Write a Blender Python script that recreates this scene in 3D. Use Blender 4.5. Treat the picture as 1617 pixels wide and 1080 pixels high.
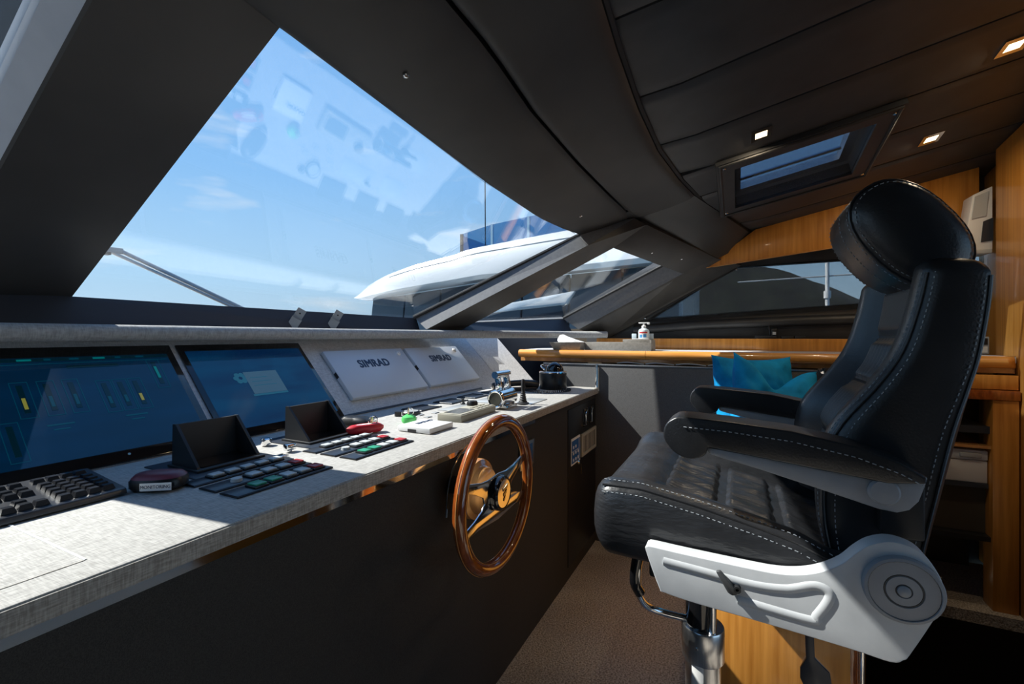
import bpy, bmesh, math, random
from mathutils import Vector, Matrix, noise
random.seed(7)
S = bpy.context.scene
for o in list(bpy.data.objects): bpy.data.objects.remove(o)
COL = S.collection

# ------------------------------------------------------------------ camera
cd = bpy.data.cameras.new('camera'); cam = bpy.data.objects.new('camera', cd); COL.objects.link(cam)
cd.lens = 16.0; cd.sensor_width = 36.0; cd.shift_y = -0.0062; cd.clip_start = 0.02; cd.clip_end = 2000
cam.location = (0, 0, 1.15)
cam.rotation_euler = (math.radians(90), 0, math.radians(26.37 - 90))
S.camera = cam
# ------------------------------------------------------------------ sky, sun, exposure
S.view_settings.view_transform = 'Standard'; S.view_settings.look = 'None'
S.view_settings.gamma = 1.0; S.view_settings.use_curve_mapping = False
S.view_settings.exposure = 0.35
W = bpy.data.worlds.new('sky'); S.world = W; W.use_nodes = True
wn = W.node_tree; wn.nodes.clear()
def wnode(t): return wn.nodes.new(t)
w_out = wnode('ShaderNodeOutputWorld'); w_bg = wnode('ShaderNodeBackground'); w_bg.inputs[1].default_value = 1.0
w_tc = wnode('ShaderNodeTexCoord'); w_sep = wnode('ShaderNodeSeparateXYZ'); w_r = wnode('ShaderNodeValToRGB')
wn.links.new(w_tc.outputs['Generated'], w_sep.inputs[0]); wn.links.new(w_sep.outputs['Z'], w_r.inputs[0])
els = w_r.color_ramp.elements
els[0].position = 0.0; els[0].color = (0.60, 0.78, 0.93, 1)
els[1].position = 1.0; els[1].color = (0.09, 0.25, 0.62, 1)
for p_, c_ in ((0.10, (0.47, 0.71, 0.93, 1)), (0.30, (0.27, 0.53, 0.88, 1)), (0.55, (0.19, 0.43, 0.81, 1))):
    e_ = els.new(p_); e_.color = c_
w_n = wnode('ShaderNodeTexNoise'); w_n.inputs['Scale'].default_value = 5.0; w_n.inputs['Detail'].default_value = 6
w_map = wnode('ShaderNodeMapping'); w_map.inputs['Scale'].default_value = (1, 1, 4.5)
w_cr = wnode('ShaderNodeValToRGB'); w_cr.color_ramp.elements[0].position = 0.60; w_cr.color_ramp.elements[1].position = 0.80
w_cr.color_ramp.elements[1].color = (0.55, 0.55, 0.55, 1)
w_mx = wnode('ShaderNodeMixRGB'); w_mx.inputs[2].default_value = (0.86, 0.90, 0.94, 1)
wn.links.new(w_tc.outputs['Generated'], w_map.inputs[0]); wn.links.new(w_map.outputs[0], w_n.inputs['Vector'])
wn.links.new(w_n.outputs[0], w_cr.inputs[0]); wn.links.new(w_cr.outputs[0], w_mx.inputs[0])
wn.links.new(w_r.outputs[0], w_mx.inputs[1]); wn.links.new(w_mx.outputs[0], w_bg.inputs[0])
wn.links.new(w_bg.outputs[0], w_out.inputs[0])
sd = bpy.data.lights.new('sun', 'SUN'); sd.energy = 9.0; sd.angle = math.radians(0.53); sd.color = (1.0, 0.95, 0.87)
sun = bpy.data.objects.new('sun', sd); COL.objects.link(sun)
sun.rotation_euler = Vector((0.27, -1.0, -1.07)).to_track_quat('-Z', 'Y').to_euler()

# ------------------------------------------------------------------ materials
def newmat(name):
    m = bpy.data.materials.new(name); m.use_nodes = True
    return m, m.node_tree, m.node_tree.nodes['Principled BSDF']
def plain(name, col, rough=0.5, metal=0.0, spec=0.5, emit=None, estr=1.0, coat=0.0, trans=0.0):
    m, t, b = newmat(name)
    b.inputs['Base Color'].default_value = (*col, 1); b.inputs['Roughness'].default_value = rough
    b.inputs['Metallic'].default_value = metal; b.inputs['Specular IOR Level'].default_value = spec
    b.inputs['Coat Weight'].default_value = coat; b.inputs['Transmission Weight'].default_value = trans
    if emit: b.inputs['Emission Color'].default_value = (*emit, 1); b.inputs['Emission Strength'].default_value = estr
    return m
def noisy(name, c1, c2, scale=(30, 30, 30), rough=0.5, bump=0.2, bscale=None, detail=4, metal=0.0, spec=0.5, coat=0.0, dist=0.002, lo=0.35, hi=0.65):
    m, t, b = newmat(name)
    tc = t.nodes.new('ShaderNodeTexCoord'); mp = t.nodes.new('ShaderNodeMapping'); mp.inputs['Scale'].default_value = scale
    n = t.nodes.new('ShaderNodeTexNoise'); n.inputs['Scale'].default_value = 1.0; n.inputs['Detail'].default_value = detail
    r = t.nodes.new('ShaderNodeValToRGB'); r.color_ramp.elements[0].position = lo; r.color_ramp.elements[1].position = hi
    r.color_ramp.elements[0].color = (*c1, 1); r.color_ramp.elements[1].color = (*c2, 1)
    t.links.new(tc.outputs['Object'], mp.inputs[0]); t.links.new(mp.outputs[0], n.inputs['Vector'])
    t.links.new(n.outputs[0], r.inputs[0]); t.links.new(r.outputs[0], b.inputs['Base Color'])
    b.inputs['Roughness'].default_value = rough; b.inputs['Metallic'].default_value = metal
    b.inputs['Specular IOR Level'].default_value = spec; b.inputs['Coat Weight'].default_value = coat
    if bump:
        n2 = n
        if bscale:
            mp2 = t.nodes.new('ShaderNodeMapping'); mp2.inputs['Scale'].default_value = bscale
            n2 = t.nodes.new('ShaderNodeTexNoise'); n2.inputs['Scale'].default_value = 1.0; n2.inputs['Detail'].default_value = 5
            t.links.new(tc.outputs['Object'], mp2.inputs[0]); t.links.new(mp2.outputs[0], n2.inputs['Vector'])
        bp = t.nodes.new('ShaderNodeBump'); bp.inputs['Strength'].default_value = bump; bp.inputs['Distance'].default_value = dist
        t.links.new(n2.outputs[0], bp.inputs['Height']); t.links.new(bp.outputs[0], b.inputs['Normal'])
    return m
def weave(name, c1, c2, s=420, bump=0.3, rough=0.75, ax=('X', 'Y')):
    # two crossed sets of fine threads with slubs
    m, t, b = newmat(name)
    tc = t.nodes.new('ShaderNodeTexCoord')
    hs = []
    for k in range(2):
        mp = t.nodes.new('ShaderNodeMapping')
        sc = [55.0, 55.0, 55.0]
        sc['XYZ'.index(ax[k])] = s
        mp.inputs['Scale'].default_value = sc
        n = t.nodes.new('ShaderNodeTexNoise'); n.inputs['Scale'].default_value = 1.0; n.inputs['Detail'].default_value = 2
        t.links.new(tc.outputs['Object'], mp.inputs[0]); t.links.new(mp.outputs[0], n.inputs['Vector']); hs.append(n)
    a = t.nodes.new('ShaderNodeMath'); a.operation = 'ADD'
    t.links.new(hs[0].outputs[0], a.inputs[0]); t.links.new(hs[1].outputs[0], a.inputs[1])
    h = t.nodes.new('ShaderNodeMath'); h.operation = 'MULTIPLY'; h.inputs[1].default_value = 0.5
    t.links.new(a.outputs[0], h.inputs[0])
    r = t.nodes.new('ShaderNodeValToRGB'); r.color_ramp.elements[0].position = 0.38; r.color_ramp.elements[1].position = 0.62
    r.color_ramp.elements[0].color = (*c1, 1); r.color_ramp.elements[1].color = (*c2, 1)
    t.links.new(h.outputs[0], r.inputs[0]); t.links.new(r.outputs[0], b.inputs['Base Color'])
    bp = t.nodes.new('ShaderNodeBump'); bp.inputs['Strength'].default_value = bump; bp.inputs['Distance'].default_value = 0.001
    t.links.new(h.outputs[0], bp.inputs['Height']); t.links.new(bp.outputs[0], b.inputs['Normal'])
    b.inputs['Roughness'].default_value = rough; b.inputs['Specular IOR Level'].default_value = 0.3
    return m
def wood(name, c1, c2, scale, rough=0.35, coat=0.2, bump=0.08):
    return noisy(name, c1, c2, scale, rough=rough, bump=bump, detail=5, coat=coat, dist=0.0006, lo=0.3, hi=0.7)
def glassmat(name, tint=(0.93, 0.97, 0.98), boost=1.0, rough=0.0):
    m = bpy.data.materials.new(name); m.use_nodes = True; t = m.node_tree; t.nodes.clear()
    o = t.nodes.new('ShaderNodeOutputMaterial'); mx = t.nodes.new('ShaderNodeMixShader')
    tr = t.nodes.new('ShaderNodeBsdfTransparent'); tr.inputs[0].default_value = (*tint, 1)
    g = t.nodes.new('ShaderNodeBsdfGlossy'); g.inputs['Roughness'].default_value = rough
    ge = t.nodes.new('ShaderNodeNewGeometry'); dp = t.nodes.new('ShaderNodeVectorMath'); dp.operation = 'DOT_PRODUCT'
    t.links.new(ge.outputs['Normal'], dp.inputs[0]); t.links.new(ge.outputs['Incoming'], dp.inputs[1])
    def mth(op, a, b=None):
        q = t.nodes.new('ShaderNodeMath'); q.operation = op; q.use_clamp = op in ('MULTIPLY_ADD', 'SUBTRACT')
        for i_, z_ in enumerate((a, b)):
            if z_ is None: continue
            if isinstance(z_, (int, float)): q.inputs[i_].default_value = z_
            else: t.links.new(z_, q.inputs[i_])
        return q
    c0 = mth('ABSOLUTE', dp.outputs['Value']); c1 = mth('SUBTRACT', 1.0, c0.outputs[0]); c2 = mth('POWER', c1.outputs[0], 5.0)
    k = mth('MULTIPLY_ADD', c2.outputs[0], 0.96 * boost); k.inputs[2].default_value = 0.04 * boost   # Schlick reflectance
    t.links.new(k.outputs[0], mx.inputs[0])
    t.links.new(tr.outputs[0], mx.inputs[1]); t.links.new(g.outputs[0], mx.inputs[2]); t.links.new(mx.outputs[0], o.inputs[0])
    return m
def meshmat(name, col, openness, scale):
    # woven sun-screen cloth: tiny open holes between threads
    m = bpy.data.materials.new(name); m.use_nodes = True; t = m.node_tree; t.nodes.clear()
    o = t.nodes.new('ShaderNodeOutputMaterial'); mx = t.nodes.new('ShaderNodeMixShader')
    tr = t.nodes.new('ShaderNodeBsdfTransparent')
    d = t.nodes.new('ShaderNodeBsdfDiffuse'); d.inputs[0].default_value = (*col, 1)
    tc = t.nodes.new('ShaderNodeTexCoord'); n = t.nodes.new('ShaderNodeTexNoise'); n.inputs['Scale'].default_value = scale
    n.inputs['Detail'].default_value = 0
    r = t.nodes.new('ShaderNodeMapRange'); r.inputs['From Min'].default_value = 0.3; r.inputs['From Max'].default_value = 0.7
    r.inputs['To Min'].default_value = min(1, 1 - openness + 0.12); r.inputs['To Max'].default_value = max(0, 1 - openness - 0.12)
    t.links.new(tc.outputs['Object'], n.inputs['Vector']); t.links.new(n.outputs[0], r.inputs[0]); t.links.new(r.outputs[0], mx.inputs[0])
    t.links.new(tr.outputs[0], mx.inputs[1]); t.links.new(d.outputs[0], mx.inputs[2]); t.links.new(mx.outputs[0], o.inputs[0])
    return m
M = {}
M['leather'] = noisy('black leather', (0.022, 0.023, 0.025), (0.034, 0.035, 0.037), (9, 9, 9), rough=0.46, bump=0.16, bscale=(420, 420, 420), dist=0.0012, spec=0.55)
M['header'] = noisy('header leather', (0.030, 0.029, 0.028), (0.042, 0.040, 0.038), (5, 5, 5), rough=0.50, bump=0.10, bscale=(300, 300, 300), dist=0.001, spec=0.5)
M['seat'] = noisy('chair leather', (0.012, 0.013, 0.015), (0.020, 0.021, 0.024), (12, 12, 12), rough=0.34, bump=0.30, bscale=(240, 240, 240), dist=0.0014, spec=0.6)
M['seatwrinkle'] = noisy('chair leather creased', (0.012, 0.013, 0.015), (0.020, 0.021, 0.024), (12, 12, 12), rough=0.32, bump=1.0, bscale=(70, 20, 40), dist=0.004, spec=0.6)
M['seatside'] = noisy('chair leather grained', (0.013, 0.014, 0.016), (0.022, 0.023, 0.026), (12, 12, 12), rough=0.33, bump=0.55, bscale=(45, 30, 90), dist=0.004, spec=0.65)
M['backsheen'] = noisy('grey-black leather with sheen', (0.036, 0.038, 0.041), (0.05, 0.052, 0.056), (300, 300, 300), rough=0.45, bump=0.2, dist=0.001)  # tone lifted above the bolsters to paint in the leather's sheen
M['stitch'] = plain('pale thread', (0.30, 0.33, 0.36), 0.7)
M['counter'] = weave('greige woven vinyl', (0.33, 0.322, 0.302), (0.51, 0.498, 0.47), s=520)
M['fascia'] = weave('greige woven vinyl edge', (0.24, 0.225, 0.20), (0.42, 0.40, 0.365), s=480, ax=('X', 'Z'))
M['panelcloth'] = weave('pale grey woven vinyl', (0.42, 0.43, 0.44), (0.60, 0.61, 0.62), s=420, bump=0.15)
M['carbon'] = noisy('dark console cloth', (0.020, 0.019, 0.018), (0.040, 0.038, 0.034), (900, 900, 700), rough=0.62, bump=0.5, dist=0.001, detail=1, spec=0.3)
M['wallcloth'] = noisy('charcoal wall cloth', (0.07, 0.07, 0.072), (0.115, 0.115, 0.118), (500, 500, 600), rough=0.7, bump=0.3, dist=0.001, detail=2, spec=0.3)
M['carpet'] = noisy('taupe carpet', (0.23, 0.195, 0.158), (0.58, 0.515, 0.44), (160, 160, 160), rough=0.95, bump=1.0, dist=0.006, detail=6, spec=0.1)
M['teak'] = wood('teak', (0.46, 0.175, 0.024), (0.68, 0.30, 0.058), (60, 60, 3))
M['teakX'] = wood('teak along bulkhead', (0.46, 0.18, 0.026), (0.66, 0.30, 0.06), (90, 6, 2.2))
M['teakY'] = wood('teak rail', (0.52, 0.22, 0.045), (0.74, 0.36, 0.095), (50, 3, 50), rough=0.25, coat=0.5)
M['mahog'] = wood('varnished mahogany', (0.17, 0.034, 0.005), (0.34, 0.085, 0.014), (25, 90, 25), rough=0.09, coat=1.0)
M['inlay'] = wood('pale wood inlay', (0.50, 0.21, 0.06), (0.68, 0.36, 0.13), (25, 25, 25), rough=0.16, coat=0.7)
M['chrome'] = plain('chrome', (0.80, 0.80, 0.80), 0.07, 1.0)
M['alu'] = noisy('brushed aluminium', (0.62, 0.63, 0.65), (0.74, 0.75, 0.76), (200, 200, 8), rough=0.28, bump=0.0, metal=1.0)
M['steel'] = plain('polished steel', (0.72, 0.72, 0.72), 0.10, 1.0)
M['matsteel'] = plain('mat steel bracket', (0.34, 0.35, 0.35), 0.45, 0.3)
M['black'] = plain('black plastic', (0.010, 0.010, 0.011), 0.38)
M['blackgloss'] = plain('gloss black', (0.006, 0.006, 0.007), 0.08, coat=0.5)
M['blackmat'] = plain('mat black metal', (0.012, 0.013, 0.015), 0.48)
M['plate'] = plain('dark blue-black plate', (0.022, 0.028, 0.040), 0.35)
M['rubber'] = plain('black rubber', (0.012, 0.013, 0.015), 0.6)
M['sillblue'] = plain('dark sill vinyl', (0.018, 0.026, 0.042), 0.5)
M['greyplastic'] = noisy('light grey plastic', (0.52, 0.54, 0.56), (0.58, 0.60, 0.62), (20, 20, 20), rough=0.42, bump=0.12, bscale=(500, 500, 500), dist=0.0006)
M['armgrey'] = noisy('armrest grey plastic', (0.27, 0.28, 0.30), (0.31, 0.32, 0.34), (20, 20, 20), rough=0.45, bump=0.1, bscale=(500, 500, 500), dist=0.0006)
M['darkgroove'] = plain('groove shadow line', (0.05, 0.052, 0.055), 0.5)
M['mullskylit'] = noisy('mullion grey with sky light', (0.125, 0.13, 0.14), (0.15, 0.155, 0.165), (60, 60, 60), rough=0.5, bump=0.1, dist=0.001)  # lighter than the underside: sky light on this face is painted in
M['skylitface'] = noisy('pillar vinyl with sky light', (0.42, 0.45, 0.50), (0.47, 0.50, 0.55), (12, 12, 12), rough=0.45, bump=0.0)  # pale tone painted in for sky and deck light on the pillar
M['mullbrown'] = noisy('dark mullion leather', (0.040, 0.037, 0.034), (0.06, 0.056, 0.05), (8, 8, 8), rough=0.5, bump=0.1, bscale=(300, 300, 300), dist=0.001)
M['white'] = plain('white plastic', (0.72, 0.72, 0.71), 0.38)
M['offwhite'] = plain('satin white cover', (0.58, 0.61, 0.65), 0.33)
M['navytext'] = plain('navy lettering', (0.02, 0.04, 0.09), 0.5)
M['red'] = plain('red float', (0.50, 0.012, 0.022), 0.4)
M['redbtn'] = plain('red key cap', (0.42, 0.03, 0.03), 0.35)
M['greenbtn'] = plain('green key cap', (0.03, 0.30, 0.17), 0.35)
M['whitebtn'] = plain('white key cap', (0.52, 0.55, 0.55), 0.35)
M['green'] = plain('green float', (0.09, 0.55, 0.13), 0.4)
M['maroon'] = plain('maroon cap', (0.14, 0.018, 0.03), 0.4)
M['brass'] = plain('key brass', (0.65, 0.52, 0.30), 0.25, 1.0)
M['olive'] = plain('warm grey instrument case', (0.27, 0.255, 0.20), 0.45)
M['olivelight'] = plain('warm grey instrument face', (0.40, 0.38, 0.31), 0.45)
M['lcd'] = plain('dull instrument display', (0.055, 0.055, 0.045), 0.2)
M['keycap'] = plain('keyboard key', (0.020, 0.021, 0.024), 0.22)
M['kbd'] = plain('keyboard body', (0.035, 0.037, 0.042), 0.35)
M['teal'] = noisy('turquoise velvet', (0.000, 0.20, 0.46), (0.004, 0.31, 0.66), (14, 14, 14), rough=0.8, bump=0.15, bscale=(300, 300, 300), dist=0.001, spec=0.2)
M['box'] = noisy('taupe faux leather', (0.22, 0.205, 0.18), (0.28, 0.26, 0.23), (80, 80, 80), rough=0.5, bump=0.1)
M['tissue'] = plain('white tissue', (0.85, 0.85, 0.84), 0.9)
M['bottle'] = plain('clear gel bottle', (0.62, 0.72, 0.78), 0.12)
M['bluelabel'] = plain('blue label', (0.05, 0.24, 0.50), 0.5)
M['redlabel'] = plain('red label', (0.55, 0.05, 0.05), 0.5)
M['panelblue'] = plain('blue notice', (0.020, 0.10, 0.30), 0.4)
M['ventgrey'] = plain('vent cream grey', (0.35, 0.33, 0.27), 0.5)
M['ventdark'] = plain('vent slot', (0.03, 0.03, 0.028), 0.6)
M['lamp'] = plain('warm lamp diffuser', (1, 0.8, 0.5), 0.5, emit=(1.0, 0.72, 0.38), estr=5.0)
M['gel'] = plain('gelcoat white', (0.78, 0.79, 0.78), 0.18, coat=0.6)
M['yachtglass'] = plain('dark yacht glazing', (0.035, 0.055, 0.075), 0.06, coat=0.4)
M['railglass'] = glassmat('tinted rail glass', tint=(0.40, 0.58, 0.74))
M['glass'] = glassmat('windscreen glass', tint=(0.955, 0.975, 0.985), boost=2.0)
M['hatchglass'] = glassmat('hatch glass', tint=(0.75, 0.82, 0.9))
M['blind'] = meshmat('dark sun screen mesh', (0.025, 0.027, 0.03), 0.58, 900)
M['hatchmesh'] = meshmat('hatch insect mesh', (0.04, 0.04, 0.04), 0.5, 900)
M['sea'] = noisy('sea', (0.012, 0.045, 0.08), (0.03, 0.085, 0.13), (0.6, 0.6, 0.6), rough=0.12, bump=0.4, bscale=(2.2, 2.2, 2.2), dist=0.2)
M['hill'] = noisy('wooded hillside', (0.004, 0.006, 0.006), (0.010, 0.014, 0.009), (0.6, 0.6, 0.6), rough=0.95, bump=0.5, dist=0.4)
M['strap'] = plain('black strap', (0.012, 0.012, 0.012), 0.3)
M['cloud'] = plain('grey glass', (0.42, 0.44, 0.45), 0.2)
M['brown'] = plain('olive brown lining', (0.07, 0.055, 0.035), 0.7)

# ------------------------------------------------------------------ geometry helpers
def g_box(lo, hi, mtx=None):
    x0, y0, z0 = lo; x1, y1, z1 = hi
    v = [(x0, y0, z0), (x1, y0, z0), (x1, y1, z0), (x0, y1, z0), (x0, y0, z1), (x1, y0, z1), (x1, y1, z1), (x0, y1, z1)]
    if mtx: v = [tuple(mtx @ Vector(p)) for p in v]
    return v, [(0, 3, 2, 1), (4, 5, 6, 7), (0, 1, 5, 4), (1, 2, 6, 5), (2, 3, 7, 6), (3, 0, 4, 7)]
def g_prism(poly, fn, t0, t1):
    n = len(poly)
    v = [fn(a, b, t0) for a, b in poly] + [fn(a, b, t1) for a, b in poly]
    f = [tuple(range(n - 1, -1, -1)), tuple(range(n, 2 * n))] + [(i, (i + 1) % n, n + (i + 1) % n, n + i) for i in range(n)]
    return v, f
YZ = lambda a, b, t: (t, a, b)
XZ = lambda a, b, t: (a, t, b)
XY = lambda a, b, t: (a, b, t)
def g_loft(rings, cap=True, closed=False):
    n = len(rings[0]); v = [tuple(p) for r in rings for p in r]; f = []
    m = len(rings)
    for i in range(m if closed else m - 1):
        j = (i + 1) % m
        for k in range(n):
            f.append((i * n + k, i * n + (k + 1) % n, j * n + (k + 1) % n, j * n + k))
    if cap and not closed:
        f.append(tuple(range(n - 1, -1, -1))); f.append(tuple(range((m - 1) * n, m * n)))
    return v, f
def g_tube(pts, r, seg=10, closed=False):
    P = [Vector(p) for p in pts]; m = len(P)
    rs = r if isinstance(r, (list, tuple)) else [r] * m
    rings = []; up = None
    for i in range(m):
        if closed: t = (P[(i + 1) % m] - P[i - 1]).normalized()
        else: t = (P[min(i + 1, m - 1)] - P[max(i - 1, 0)]).normalized()
        if up is None:
            up = Vector((0, 0, 1)) if abs(t.z) < 0.9 else Vector((1, 0, 0))
        up = (up - t * up.dot(t)).normalized(); s = t.cross(up)
        rings.append([P[i] + (up * math.cos(a) + s * math.sin(a)) * rs[i] for a in [2 * math.pi * k / seg for k in range(seg)]])
    return g_loft(rings, cap=True, closed=closed)
def g_lathe(prof, o, ax=(0, 0, 1), seg=28):
    ax = Vector(ax).normalized(); o = Vector(o)
    u = ax.orthogonal().normalized(); w = ax.cross(u)
    rings = [[o + ax * h + (u * math.cos(a) + w * math.sin(a)) * max(r, 1e-5) for a in [2 * math.pi * k / seg for k in range(seg)]] for r, h in prof]
    return g_loft(rings)
def g_patch(fn, nu, nv, off):
    # closed slab over a parametric surface fn(u,v); off = thickness vector
    off = Vector(off); v = []; f = []
    for s in (0, 1):
        for i in range(nu + 1):
            for j in range(nv + 1):
                v.append(tuple(Vector(fn(i / nu, j / nv)) + off * s))
    A = lambda s, i, j: s * (nu + 1) * (nv + 1) + i * (nv + 1) + j
    for i in range(nu):
        for j in range(nv):
            f.append((A(0, i, j), A(0, i, j + 1), A(0, i + 1, j + 1), A(0, i + 1, j)))
            f.append((A(1, i, j), A(1, i + 1, j), A(1, i + 1, j + 1), A(1, i, j + 1)))
    for i in range(nu):
        f.append((A(0, i, 0), A(0, i + 1, 0), A(1, i + 1, 0), A(1, i, 0)))
        f.append((A(0, i, nv), A(1, i, nv), A(1, i + 1, nv), A(0, i + 1, nv)))
    for j in range(nv):
        f.append((A(0, 0, j), A(1, 0, j), A(1, 0, j + 1), A(0, 0, j + 1)))
        f.append((A(0, nu, j), A(0, nu, j + 1), A(1, nu, j + 1), A(1, nu, j)))
    return v, f
def link(o, parent):
    COL.objects.link(o)
    if parent:
        o.parent = parent; o.matrix_parent_inverse = Matrix.Translation(-parent.location)
    return o
def obj(name, geos, mat, parent=None, bevel=0.0, smooth=None, seg=2, ang=32):
    if isinstance(geos, tuple): geos = [geos]
    bm = bmesh.new()
    for v, f in geos:
        vs = [bm.verts.new(p) for p in v]
        for q in f:
            try: bm.faces.new([vs[k] for k in q])
            except ValueError: pass
    bmesh.ops.recalc_face_normals(bm, faces=bm.faces)
    if bevel:
        ed = [e for e in bm.edges if len(e.link_faces) == 2 and e.calc_face_angle(0) > math.radians(ang)]
        bmesh.ops.bevel(bm, geom=ed, offset=bevel, segments=seg, affect='EDGES', profile=0.5, clamp_overlap=True)
    me = bpy.data.meshes.new(name)
    if smooth or (smooth is None and bevel):
        for f_ in bm.faces: f_.smooth = True
        for e in bm.edges:
            if len(e.link_faces) == 2 and e.calc_face_angle(0) > math.radians(40): e.smooth = False
    bm.to_mesh(me); bm.free()
    me.materials.append(M[mat] if isinstance(mat, str) else mat)
    o = bpy.data.objects.new(name, me)
    return link(o, parent)
def tag(o, label, cat, group=None):
    o['label'] = label; o['category'] = cat
    if group: o['group'] = group
    return o
def thing(name, label, cat, loc=(0, 0, 0), group=None):
    o = bpy.data.objects.new(name, None); o.empty_display_size = 0.05; o.location = loc; COL.objects.link(o)
    return tag(o, label, cat, group)
def struct(o, label=None):
    o['kind'] = 'structure'
    if label: o['label'] = label
    return o
def sroot(name, label=None, loc=(0, 0, 0)):
    o = bpy.data.objects.new(name, None); o.empty_display_size = 0.05; o.location = loc; COL.objects.link(o)
    return struct(o, label)
def text(name, s, mtx, size, mat, parent, depth=0.0006, bold=0.0, sx=1.0):
    c = bpy.data.curves.new(name, 'FONT'); c.body = s; c.size = size; c.extrude = depth; c.space_character = 1.0 + bold * 22
    c.align_x = 'CENTER'; c.align_y = 'CENTER'; c.resolution_u = 3
    t = bpy.data.objects.new(name, c); COL.objects.link(t)
    dg = bpy.context.evaluated_depsgraph_get(); me = bpy.data.meshes.new_from_object(t.evaluated_get(dg))
    bpy.data.objects.remove(t)
    if bold:
        bm = bmesh.new()
        for i_, (ox, oy) in enumerate(((0, 0), (bold, 0), (-bold, 0), (0, bold * 0.6), (0, -bold * 0.6), (bold, bold * 0.6), (-bold, bold * 0.6), (bold, -bold * 0.6), (-bold, -bold * 0.6))):
            m2 = me.copy(); m2.transform(Matrix.Translation((ox, oy, i_ * 0.00001))); bm.from_mesh(m2); bpy.data.meshes.remove(m2)
        bm.to_mesh(me); bm.free()
    me.transform(mtx @ Matrix.Diagonal((sx, 1, 1, 1)))
    me.materials.clear(); me.materials.append(M[mat])
    return link(bpy.data.objects.new(name, me), parent)
def lerp(a, b, t): return a + (b - a) * t
def interp(tab, x):
    tab = sorted(tab)
    if x <= tab[0][0]: return tab[0][1]
    for (a, b), (c, d) in zip(tab, tab[1:]):
        if x <= c: return lerp(b, d, (x - a) / (c - a))
    return tab[-1][1]
def smooth(t): t = max(0, min(1, t)); return t * t * (3 - 2 * t)
def spline(pts, n=8):
    P = [Vector(p) for p in pts]; out = []
    for i in range(len(P) - 1):
        p0 = P[max(i - 1, 0)]; p1 = P[i]; p2 = P[i + 1]; p3 = P[min(i + 2, len(P) - 1)]
        for k in range(n):
            t = k / n
            out.append(0.5 * ((2 * p1) + (p2 - p0) * t + (2 * p0 - 5 * p1 + 4 * p2 - p3) * t * t + (3 * p1 - p0 - 3 * p2 + p3) * t ** 3))
    return out + [P[-1]]
def stitches(name, pts, mat, parent, step=0.010, ln=0.0055, r=0.0009):
    P = [Vector(p) for p in pts]; gs = []; acc = 0.0
    for a, b in zip(P, P[1:]):
        L = (b - a).length; d = (b - a) / max(L, 1e-6)
        while acc < L:
            p = a + d * acc; q = a + d * min(acc + ln, L + 0.001)
            gs.append(g_tube([p, q], r, 5)); acc += step
        acc -= L
    o = obj(name, gs, mat, parent); o['kind'] = 'stuff'; return o

# ================================================================== STRUCTURE
def ceil_z(x, y): return 2.0 - 0.213 * y - 0.03 * x * x
# ---- floor and outdoors
struct(obj('floor', [g_box((-1.7, -2.6, -0.05), (1.35, 2.2, 0.0)), g_box((1.35, -0.36, -0.05), (3.1, 2.2, 0.0)), g_box((2.56, -1.1, -0.05), (3.1, -0.36, 0.0))], 'carpet'), 'taupe brown carpet floor between console and chair')
struct(obj('dark_recess', [g_box((1.33, -1.12, -1.0), (2.6, -0.34, -0.95)), g_box((1.31, -1.12, -1.0), (1.35, -0.36, -0.05)), g_box((2.56, -1.12, -1.0), (2.6, -0.34, -0.05)), g_box((1.33, -0.37, -1.0), (2.6, -0.34, -0.05))], 'black'), 'added black recess in the floor beside the bulkhead')  # added black recess that keeps the lower right of the view dark
sea = struct(obj('sea', g_box((-400, -400, -2.3), (400, 400, -2.2)), 'sea'), 'dark blue harbour water outside')

# ---- ceiling planks
ceil = sroot('ceiling', 'black leather plank ceiling sloping down to the windscreen')
JX = [-1.7, -1.2, -0.7, -0.25, 0.10, 0.44, 0.775, 1.11, 1.455, 1.783, 2.065, 2.33, 2.60, 2.84, 3.10]
GAP = [(-1.7, 0.27), (0.5, 0.27), (1.014, 0.276), (1.166, 0.283), (1.469, 0.286), (1.792, 0.271), (2.079, 0.228), (2.427, 0.148), (2.75, 0.04), (3.101, -0.109)]
YA = -2.64
def plank(x0, x1, ya, yb, nm='plank'):
    g = 0.004
    def fn(u, v):
        x = lerp(x0 + g, x1 - g, u)
        yf = interp(GAP, x) - 0.012 if ya is None else ya
        y = lerp(yf, yb, v)
        edge = 0.006 * (max(0, abs(u - 0.5) * 2 - 0.86) / 0.14) ** 2
        if ya is None: edge += 0.012 * max(0, 1 - v / 0.02) ** 2
        return (x, y, ceil_z(x, y) + edge)
    nv = 24
    return obj(nm, g_patch(fn, 14, nv, (0, 0, 0.03)), 'leather', ceil, smooth=True)
for a, b in zip(JX, JX[1:]):
    if a in (2.065, 2.33):
        plank(a, b, None, 0.06); plank(a, b, -0.50, YA)
    else: plank(a, b, None, YA)
obj('roof_deck', g_patch(lambda u, v: (lerp(-1.75, 2.065, u), lerp(0.35, YA, v), ceil_z(lerp(-1.75, 2.065, u), lerp(0.35, YA, v)) + 0.035), 10, 8, (0, 0, 0.04)), 'rubber', ceil)
obj('roof_deck', g_patch(lambda u, v: (lerp(2.60, 3.3, u), lerp(0.25, YA, v), ceil_z(lerp(2.60, 3.3, u), lerp(0.25, YA, v)) + 0.035), 4, 8, (0, 0, 0.04)), 'rubber', ceil)
for ya, yb in ((0.3, 0.06), (-0.5, YA)):
    obj('roof_deck', g_patch(lambda u, v: (lerp(2.065, 2.60, u), lerp(ya, yb, v), ceil_z(lerp(2.065, 2.60, u), lerp(ya, yb, v)) + 0.035), 4, 8, (0, 0, 0.04)), 'rubber', ceil)

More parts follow.
